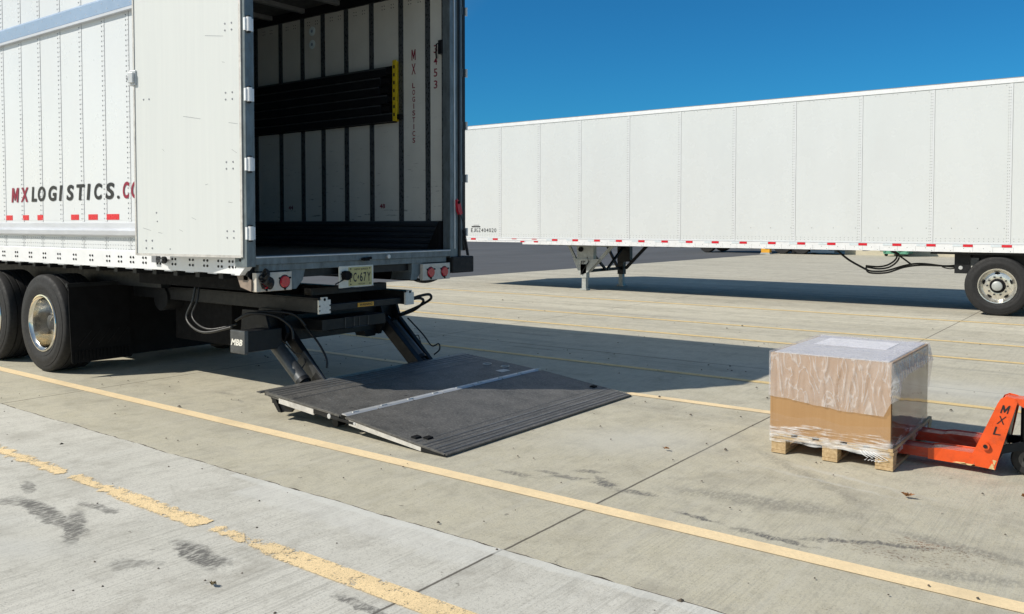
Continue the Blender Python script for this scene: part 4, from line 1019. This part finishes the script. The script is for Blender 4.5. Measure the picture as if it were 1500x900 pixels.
fhose([(-4.0, 17.2, 1.08), (-3.82, 17.2, .97), (-3.62, 17.2, .82)])
fhose([(-3.1, 17.2, .79), (-2.95, 17.2, .76), (-2.76, 17.2, .82)], .010)
mb = MB(); mb.box(-2.83, -2.58, 16.82, 16.9, .70, 1.07, 'black_steel'); mb.box(-2.6, 0.6, 16.95, 17.05, .86, 1.07, 'black_steel'); mb.box(-2.6, .6, 18.8, 18.9, .86, 1.07, 'black_steel'); mb.box(-2.55, -2.45, 17.04, 18.81, .9, 1.02, 'black_steel')
mb.disc((-2.73, 16.82, .80), .035, 'alu', 'y-', 12, .004); mb.box(-2.58, -2.45, 16.84, 16.9, .84, .98, 'grey_tube')
x = -3.2
while x < .6: mb.box(x, x+.08, 16.72, 16.94, 1.045, 1.068, 'black_steel'); x += .16
mb.box(-3.2, .6, 16.70, 16.715, 1.04, 1.08, 'black_steel')
mb.build('slider_frame', FT, FT)
def far_wheel(cx, cz, y0):
    wz = empty('wheel', Vector((cx, y0, cz))-FT.location, parent=FT)
    mb = MB(); mb.lathe_y(tyre_prof(y0, .27, .51, .295), cx, cz, 'rubber', 64, True); mb.lathe_y(tyre_prof(y0+.30, .27, .51, .295), cx, cz, 'rubber', 64, True); t = mb.build('tyre', None, None, smooth='auto')
    mb = MB(); mb.lathe_y([(.305, y0+.02), (.298, y0+.002), (.286, y0+.004), (.275, y0+.025), (.255, y0+.05), (.235, y0+.085), (.20, y0+.075), (.13, y0+.062), (.12, y0+.065)], cx, cz, 'rim_alu', 64)
    rm = mb.build('rim', None, None, smooth='auto')
    mb = MB()
    for k in range(5):
        a = 2*math.pi*k/5+.35; c = Vector((cx+.215*math.cos(a), y0+.078, cz+.215*math.sin(a)))
        ax_ = (Vector((-math.sin(a), 0, math.cos(a)))*1.6, Vector((math.cos(a), 0, math.sin(a)))*.75, Vector((0, -1, 0))); mb.disc(c, .027, 'black_matte', ax_, 14, .006)
    for k in range(10):
        a = 2*math.pi*k/10; mb.tube([(cx+.155*math.cos(a), y0+.066, cz+.155*math.sin(a)), (cx+.155*math.cos(a), y0+.035, cz+.155*math.sin(a))], .017, 'hub', 8)
    mb.lathe_y([(.118, y0+.07), (.115, y0+.02), (.095, y0+.01), (.085, y0+.02)], cx, cz, 'black_matte', 32)
    mb.lathe_y([(.085, y0+.02), (.08, y0-.02), (.06, y0-.03), (.0005, y0-.03)], cx, cz, 'leg_grey', 32)
    hb = mb.build('hub', None, None, smooth='auto')
    for o in (t, rm, hb): o.data.transform(Matrix.Translation(-Vector((cx, y0, cz)))); o.parent = wz
    return wz
FW = far_wheel(-2.14, .51, 16.66)
for cx, y, fl in ((-.90, 16.66, 0), (-2.14, 19.18, 1), (-.90, 19.18, 1)):
    wz = copy_tree(FW, FT); wz.location = Vector((cx, y, .51))-FT.location
    if fl: wz.rotation_euler = (0, 0, math.pi)
for cx in (-2.14, -.90): mb = MB(); mb.tube([(cx, 17.0, .51), (cx, 18.9, .51)], .065, 'black_steel', 12); mb.build('axle', FT, FT)

# ------------------------------------------------------------------ pallet, box, wrap
PL = empty('wooden_pallet', (-1.7, 6.35, 0), 'pale wooden pallet on the forks of the orange pallet jack', 'pallet')
px0, px1, py0, py1 = -2.09, -1.30, 5.755, 6.93
for k in range(5):
    wd = .14 if k % 2 == 0 else .10; cxk = px0+wd/2+(px1-px0-.14)*k/4 if k % 2 == 0 else px0+.07+(px1-px0-.14)*k/4
    if k % 2 == 0: cxk = px0+.07+(px1-px0-.14)*k/4
    mb = MB(); mb.box(cxk-wd/2, cxk+wd/2, py0-.004, py1+.004, .1225, .144, 'wood'); mb.build('deck_board', PL, PL, bevel=.002)
for y in (py0, (py0+py1)/2-.05, py1-.10):
    mb = MB(); mb.box(px0-.004, px1+.004, y, y+.10, .101, .122, 'wood'); mb.build('stringer_board', PL, PL, bevel=.002)
    for x, wd in ((px0, .10), ((px0+px1)/2-.05, .10), (px1-.11, .11)):
        mb = MB(); mb.box(x, x+wd, y+.004, y+.096, .0225, .1005, 'wood'); mb.build('block', PL, PL, bevel=.003)
for x, wd in ((px0, .10), ((px0+px1)/2-.05, .10), (px1-.11, .11)):
    mb = MB(); mb.box(x, x+wd, py0+.002, py1-.002, .001, .022, 'wood'); mb.build('bottom_board', PL, PL, bevel=.002)
bx0, bx1, by0, by1, bz0, bz1 = -2.10, -1.318, 5.76, 6.86, .1455, .692
mb = MB()
mb.box(bx0, bx1, by0, by1, bz0, bz1, 'card')
mb.box(bx0, bx0+.015, by0-.001, by0, bz0, bz1, 'card')
BX = mb.build('cardboard_box', None, None, bevel=.006); tag(BX, 'large brown cardboard box wrapped in plastic on the pallet', 'box')
mb = MB(); mb.box(bx0+.02, bx1-.02, by0+.02, by1-.02, bz1+.001, bz1+.006, 'foam')
mb.box(bx0+.12, bx0+.62, by0+.55, by0+.95, bz1+.007, bz1+.009, 'paper')
fo = mb.build('foam_sheet', BX, BX)
# plastic cover
def cover():
    mb = MB(); nx, ny = 64, 84
    o_ = .008; X0, X1, Y0, Y1 = bx0-o_, bx1+o_, by0-o_, by1+o_
    def top(x, y):
        w_ = noise.noise(Vector((x*3+y*1.2, y*9, 1)))*.006+abs(noise.noise(Vector((x*4+y*6, y*14-x*3, 5))))*.009
        e = max(0, (x-(X1-.22))/.22); w_ += e*.010*abs(math.sin(y*62+noise.noise(Vector((x*5, y*5, 0)))*3))
        f = min(1, min(x-X0, X1-x, y-Y0, Y1-y)/.03); f = max(0, f)
        return bz1+.012+w_*f
    vs = []; fs = []
    for j in range(ny+1):
        for i in range(nx+1):
            x = X0+(X1-X0)*i/nx; y = Y0+(Y1-Y0)*j/ny; vs.append((x, y, top(x, y)))
    for j in range(ny):
        for i in range(nx): a = j*(nx+1)+i; fs.append((a, a+1, a+nx+2, a+nx+1))
    mb.add(vs, fs, 'cover')
    # skirt
    per = []
    def run(p, q, n, nrm, tagd):
        for k in range(n): t = k/n; per.append((p[0]+(q[0]-p[0])*t, p[1]+(q[1]-p[1])*t, nrm, tagd, t))
    run((X0, Y0), (X1, Y0), 150, (0, -1), 'f'); run((X1, Y0), (X1, Y1), 150, (1, 0), 'r'); run((X1, Y1), (X0, Y1), 70, (0, 1), 'b'); run((X0, Y1), (X0, Y0), 70, (-1, 0), 'l')
    rows = 26; n = len(per); vs = []
    for j in range(rows+1):
        s = j/rows
        for (x, y, nr, tg, t) in per:
            if tg == 'f':
                drop = .305+.05*min(1, t*1.6)+.006*noise.noise(Vector((t*9, 0, 0)))
                if t > .94: drop -= (t-.94)*1.6
            elif tg == 'r': drop = .235-.11*min(1, t*6)+.015*noise.noise(Vector((t*7, 2, 0)))+.004*math.sin(t*40)
            else: drop = .33+.02*math.sin(t*20)
            d = s*drop
            ph = noise.noise(Vector((x*2.5+y*2.5, d*2.5, 4)))
            if tg == 'f':
                bend = (t-.35)*d*26*(1-t) 
                fold = (.0036*math.sin(t*64+bend+5.5*ph)+.0024*math.sin(t*117+7*ph))*(.5+noise.noise(Vector((t*4, s*2, 8)))+.3)
            elif tg == 'r': fold = .014*abs(math.sin(t*52+4*ph))*min(1, s*1.5)+.004*noise.noise(Vector((y*30, d*20, 0)))
            else: fold = .008*math.sin(t*50+4*ph)
            out = .001+min(1, s*3)*(.004+fold) + (s*.012 if tg == 'r' else .0)
            # corner tuck stands off a little
            if tg == 'f' and t > .86: out += .012*(t-.86)/.14*min(1, s*2)
            if tg == 'r' and t < .12: out += .02*(1-t/.12)*min(1, s*2)
            out = max(out, .002)
            vs.append((x+nr[0]*out, y+nr[1]*out, bz1+.012-d))
    fs = []
    for j in range(rows):
        for i in range(n): fs.append((j*n+i, j*n+(i+1) % n, (j+1)*n+(i+1) % n, (j+1)*n+i))
    mb.add(vs, fs, 'cover')
    return mb.build('plastic_cover', None, None, smooth=True)
tag(cover(), 'cloudy white plastic sheet draped over the cardboard box', 'plastic sheet')
SF = empty('stretch_film', (-1.7, 6.3, .05), 'clear glossy stretch film wound around the box and the pallet top', 'stretch film')
mb = MB(); nseg = 120; rows = 14; vs = []; fs = []
per = []
for (p, q, n_) in (((bx0, by0), (bx1, by0), 40), ((bx1, by0), (bx1, by1), 40), ((bx1, by1), (bx0, by1), 20), ((bx0, by1), (bx0, by0), 20)):
    nr = Vector((q[1]-p[1], -(q[0]-p[0]))).normalized()
    for k in range(n_): t = k/n_; per.append((p[0]+(q[0]-p[0])*t, p[1]+(q[1]-p[1])*t, nr))
n = len(per)
for j in range(rows+1):
    for i, (x, y, nr) in enumerate(per):
        zt = .275+.03*noise.noise(Vector((x*6, y*6, 1))); zb = .085+.02*noise.noise(Vector((x*9, y*9, 7)))
        z = zb+(zt-zb)*j/rows; o_ = .011+.003*noise.noise(Vector((x*9, y*9, z*60)))
        vs.append((x+nr.x*o_, y+nr.y*o_, z))
for j in range(rows):
    for i in range(n): fs.append((j*n+i, j*n+(i+1) % n, (j+1)*n+(i+1) % n, (j+1)*n+i))
mb.add(vs, fs, 'band'); mb.build('lower_wrap', SF, SF, smooth=True)
mb = MB(); ny, nz = 60, 30; vs = []; fs = []
for j in range(nz+1):
    for i in range(ny+1):
        y = by0+.004+(by1-by0)*i/ny; z = .15+(.685-.15)*j/nz
        vs.append((bx1+.0065+.0016*noise.noise(Vector((0, y*5, z*2)))+.0012*abs(noise.noise(Vector((3, y*2+z*3, z*14)))), y, z))
for j in range(nz):
    for i in range(ny): a = j*(ny+1)+i; fs.append((a, a+1, a+ny+2, a+ny+1))
mb.add(vs, fs, 'gloss_film'); mb.build('side_wrap', SF, SF, smooth=True)
# loose rag of film under the pallet edge
mb = MB()
for j in range(5):
    x0 = -1.50+j*.02; mb.tube([(x0, by0-.01, .11), (x0+.02, by0-.015, .085+.004*j), (x0+.05+.01*j, by0-.012, .07), (x0+.03, by0-.01, .05)], .0025, 'paper', 5)
mb.build('film_tail', SF, SF)

# ------------------------------------------------------------------ pallet jack
PJ = empty('pallet_jack', (-.7, 6.3, 0), 'orange hand pallet jack with its forks under the wooden pallet', 'pallet jack')
def fork(y0, y1, m1, m2):
    mb = MB()
    mb.prism([(-2.02, .058), (-2.02, .080), (-1.93, .106), (-1.15, .106), (-1.15, .056)], 'y', y0, y1, m1)
    mb.prism([(-1.1495, .050), (-1.1495, .109), (-1.10, .118), (-.905, .118), (-.86, .124), (-.82, .07), (-.84, .045)], 'y', y0-.004, y1+.004, m2)
    f = mb.build('fork', PJ, PJ, bevel=.006)
    mb = MB(); mb.tube([(-1.88, y0+.03, .042), (-1.88, y1-.03, .042)], .04, 'black_steel', 16); mb.build('load_roller', f, PJ)
fork(6.06, 6.21, 'orange_worn', 'orange'); fork(6.52, 6.67, 'orange_worn', 'orange_worn')
mb = MB(); Yp = 6.04
plate = [(-.877, .049), (-.768, .041), (-.757, .09), (-.654, .478), (-.668, .497), (-.715, .505), (-.742, .490), (-.758, .46), (-.893, .122)]
mb.prism(plate, 'y', Yp, Yp+.012, 'orange')
# far plate leans in towards the top
vs = []
for t in (0, .012):
    for (x, z) in plate: k = max(0, min(1, (z-.12)/.36)); vs.append((x, 6.69-.50*k+t, z))
n = len(plate); mb.add(vs, [tuple(range(n)), tuple(range(2*n-1, n-1, -1))]+[(q, (q+1) % n, n+(q+1) % n, n+q) for q in range(n)], 'orange')
# dark inner face of the leaning frame
mb.add([(-.80, Yp+.012, .10), (-.80, 6.68, .10), (-.70, 6.22, .46), (-.70, Yp+.012, .46)], [(0, 1, 2, 3)], 'orange_worn')
mb.add([(-.762, Yp+.012, .08), (-.762, 6.68, .08), (-.668, 6.22, .46), (-.668, Yp+.012, .46)], [(0, 3, 2, 1)], 'black_steel')
# top arm running back over the pump
mb.prism([(-.735, .490), (-.715, .503), (-.668, .498), (-.42, .492), (-.42, .435), (-.61, .445), (-.64, .46), (-.70, .47)], 'y', Yp+.0125, Yp+.04, 'orange')
mb.prism([(-.735, .488), (-.715, .500), (-.668, .495), (-.42, .488), (-.42, .480), (-.70, .48)], 'y', Yp+.0405, Yp+.15, 'orange')
mb.prism([(-.885, .055), (-.772, .050), (-.78, .114), (-.885, .116)], 'y', Yp+.0125, 6.69, 'orange_worn')
for x0, x1, z0, z1 in ((-1.0, -.93, .047, .053), (-.96, -.87, .044, .050), (-.90, -.80, .043, .056), (-.80, -.772, .044, .075), (-.776, -.770, .06, .10)):
    mb.prism([(x0, z0), (x1, z0-.002), (x1-.01, z1), (x0+.015, z1-.002)], 'y', Yp-.0015 if x0 > -.89 else 6.053, Yp+.006 if x0 > -.89 else 6.056, 'chip')
bd = mb.build('frame', PJ, PJ, bevel=.004)
mb = MB()
def slant(cu_, cz_, wd, ht): return lambda u, v: (cu_+(u-.5)*wd+(cz_+(v-.5)*ht-.3)*.27, Yp-.0025, cz_+(v-.5)*ht)
for ch, cz_ in (('M', .428), ('X', .358), ('L', .288)): mb.text(ch, slant(-.752, cz_, .042, .052), 'black_letter', .0)
mb.build('lettering', bd, PJ)
mb = MB(); mb.tube([(-.82, Yp+.002, .185), (-.82, Yp-.022, .185)], .024, 'orange', 16); mb.tube([(-.82, Yp-.01, .185), (-.82, Yp-.028, .185)], .012, 'black_steel', 12); mb.build('pivot_bolt', bd, PJ)
mb = MB(); mb.tube([(-.575, 6.27, .14), (-.575, 6.27, .40)], .055, 'black_steel', 20); mb.tube([(-.575, 6.27, .40), (-.575, 6.27, .47)], .04, 'black_steel', 16); mb.tube([(-.63, 6.22, .20), (-.63, 6.22, .42)], .022, 'black_steel', 12); mb.build('pump', PJ, PJ, smooth='auto')
for y0_, y1_ in ((6.09, 6.20), (6.50, 6.34)): mb = MB(); mb.bar((-.80, y0_, .14), (-.58, y1_, .20), .025, .05, 'black_steel'); mb.build('link_bar', PJ, PJ)
for y in (6.17, 6.33):
    mb = MB(); mb.lathe_y([(.03, y), (.09, y), (.10, y+.01), (.10, y+.05), (.09, y+.06), (.03, y+.06)], -.60, .10, 'rubber', 32, True); mb.lathe_y([(.03, y-.002), (.055, y-.003), (.03, y+.03), (.001, y+.03)], -.60, .10, 'hub', 20); mb.build('steer_wheel', PJ, PJ, smooth='auto')
mb = MB(); mb.tube([(-.56, 6.27, .46), (-.42, 6.27, 1.15)], .018, 'orange', 12)
mb.tube([(-.42, 6.27, 1.12), (-.40, 6.18, 1.18), (-.38, 6.17, 1.27), (-.375, 6.27, 1.30), (-.38, 6.37, 1.27), (-.40, 6.36, 1.18), (-.42, 6.27, 1.12)], .013, 'black_steel', 8); mb.build('handle', PJ, PJ, smooth='auto')

# ------------------------------------------------------------------ small things on the ground
def leaf(x, y, s, mat, label, seed):
    rnd = random.Random(seed); mb = MB()
    for q in range(3):
        n = 9; vs = [(x, y, .014)]; a0 = rnd.uniform(0, 6)
        for k in range(n):
            a = a0+2*math.pi*k/n; r = s*(.6 if k % 2 else 1)*rnd.uniform(.6, 1.1)
            vs.append((x+r*math.cos(a)+q*s*.5, y+r*math.sin(a)*.6, .012+rnd.uniform(0, s*.8)))
        mb.add(vs, [(0, k+1, (k+1) % n+1) for k in range(n)], mat)
    tag(mb.build('dry_leaf'), label, 'leaf', 'dry leaves on the concrete')
leaf(-3.25, 2.135, .022, 'leaf_dark', 'dark curled leaf on the pale slab below the worn yellow line', 1)
leaf(-1.12, 5.254, .030, 'leaf', 'brown crumpled leaf on the concrete in front of the pallet', 2)
leaf(-.565, 5.644, .028, 'leaf', 'brown leaf at the right edge in front of the pallet jack', 3)
leaf(-2.70, 5.35, .022, 'leaf', 'small reddish brown leaf between the lift ramp and the box', 4)
rnd = random.Random(11); mb = MB()
for k in range(420):
    y = rnd.uniform(1.7, 9) if k % 3 else rnd.uniform(4, 14); x = rnd.uniform(-7.5-.3*y, 1)
    r = rnd.uniform(.003, .009)*(1 if y < 6 else 1.5)
    if rnd.random() < .1: r *= 1.8
    vs = [(x+r*math.cos(a)*rnd.uniform(.6, 1.5), y+r*math.sin(a)*rnd.uniform(.6, 1.3), .005) for a in (0, 1.2, 2.5, 3.8, 5.1)]+[(x, y, .006+r*.7)]
    mb.add(vs, [(0, 1, 5), (1, 2, 5), (2, 3, 5), (3, 4, 5), (4, 0, 5)], 'specks')
tag(mb.build('grit'), kind='stuff')

# ------------------------------------------------------------------ beyond the far trailer
TR = empty('delivery_truck', (-15.5, 44.6, 0), 'dark blue truck far beyond the white trailer, only its chassis showing underneath', 'truck')
mb = MB(); mb.box(-19.0, -12.9, 44.2, 46.6, .75, 3.3, 'blue_body'); mb.box(-14.1, -12.9, 44.18, 46.6, .10, .745, 'blue_body'); mb.box(-15.1, -14.95, 44.3, 44.5, .06, .744, 'black_steel'); mb.box(-20.6, -19.1, 44.3, 46.5, .75, 2.6, 'blue_body'); mb.box(-20.3, -19.5, 44.285, 44.3, 1.7, 2.3, 'glass_dark'); mb.box(-20.6, -12.9, 44.6, 46.2, .45, .745, 'black_steel'); mb.build('body', TR, TR, bevel=.03)
for x in (-19.8, -15.6, -14.6):
    for y in (44.22, 46.28):
        mb = MB(); mb.lathe_y([(.2, y), (.45, y), (.48, y+.03), (.48, y+.27), (.45, y+.3), (.2, y+.3)], x, .48, 'rubber', 28, True); mb.lathe_y([(.2, y+.02), (.001, y+.05)], x, .48, 'rim_alu', 20); mb.build('wheel', TR, TR, smooth='auto')
mb = MB(); mb.box(-12.7, 25, 45.3, 45.6, -.01, .85, 'beige_wall'); mb.box(-12.75, 25, 45.25, 45.65, .85, .93, 'beige_wall'); tag(mb.build('boundary_wall'), 'low beige wall along the far side of the yard', 'wall')
BR_ = empty('road_barrier', (-16.1, 43.4, 0), 'small orange and white barrier on the ground beyond the white trailer', 'barrier')
mb = MB(); mb.prism([(-16.4, 0), (-15.85, 0), (-15.9, .08), (-16.35, .08)], 'y', 43.2, 43.6, 'leg_grey'); mb.build('base', BR_, BR_)
mb = MB(); mb.box(-16.35, -15.9, 43.25, 43.55, .08, .5, 'orange_sticker'); mb.box(-16.3, -15.95, 43.24, 43.25, .3, .4, 'cream'); mb.build('board', BR_, BR_, bevel=.02)
DP = empty('skip_container', (-9.9, 44.4, 0), 'green waste container far beyond the white trailer', 'container')
mb = MB(); mb.prism([(-10.5, .12), (-9.4, .12), (-9.2, 1.3), (-10.7, 1.3)], 'y', 43.9, 45.0, 'green')
for k in range(4): mb.box(-10.5+k*.33, -10.42+k*.33, 43.86, 43.9, .2, 1.25, 'green')
mb.build('bin', DP, DP); mb = MB(); mb.box(-10.75, -9.15, 43.85, 45.05, 1.3, 1.36, 'black_steel'); mb.build('lid', DP, DP)
for x in (-10.4, -9.5):
    mb = MB(); mb.lathe_y([(.01, 44.0), (.08, 44.0), (.08, 44.06), (.01, 44.06)], x, .08, 'rubber', 16); mb.build('wheel', DP, DP)
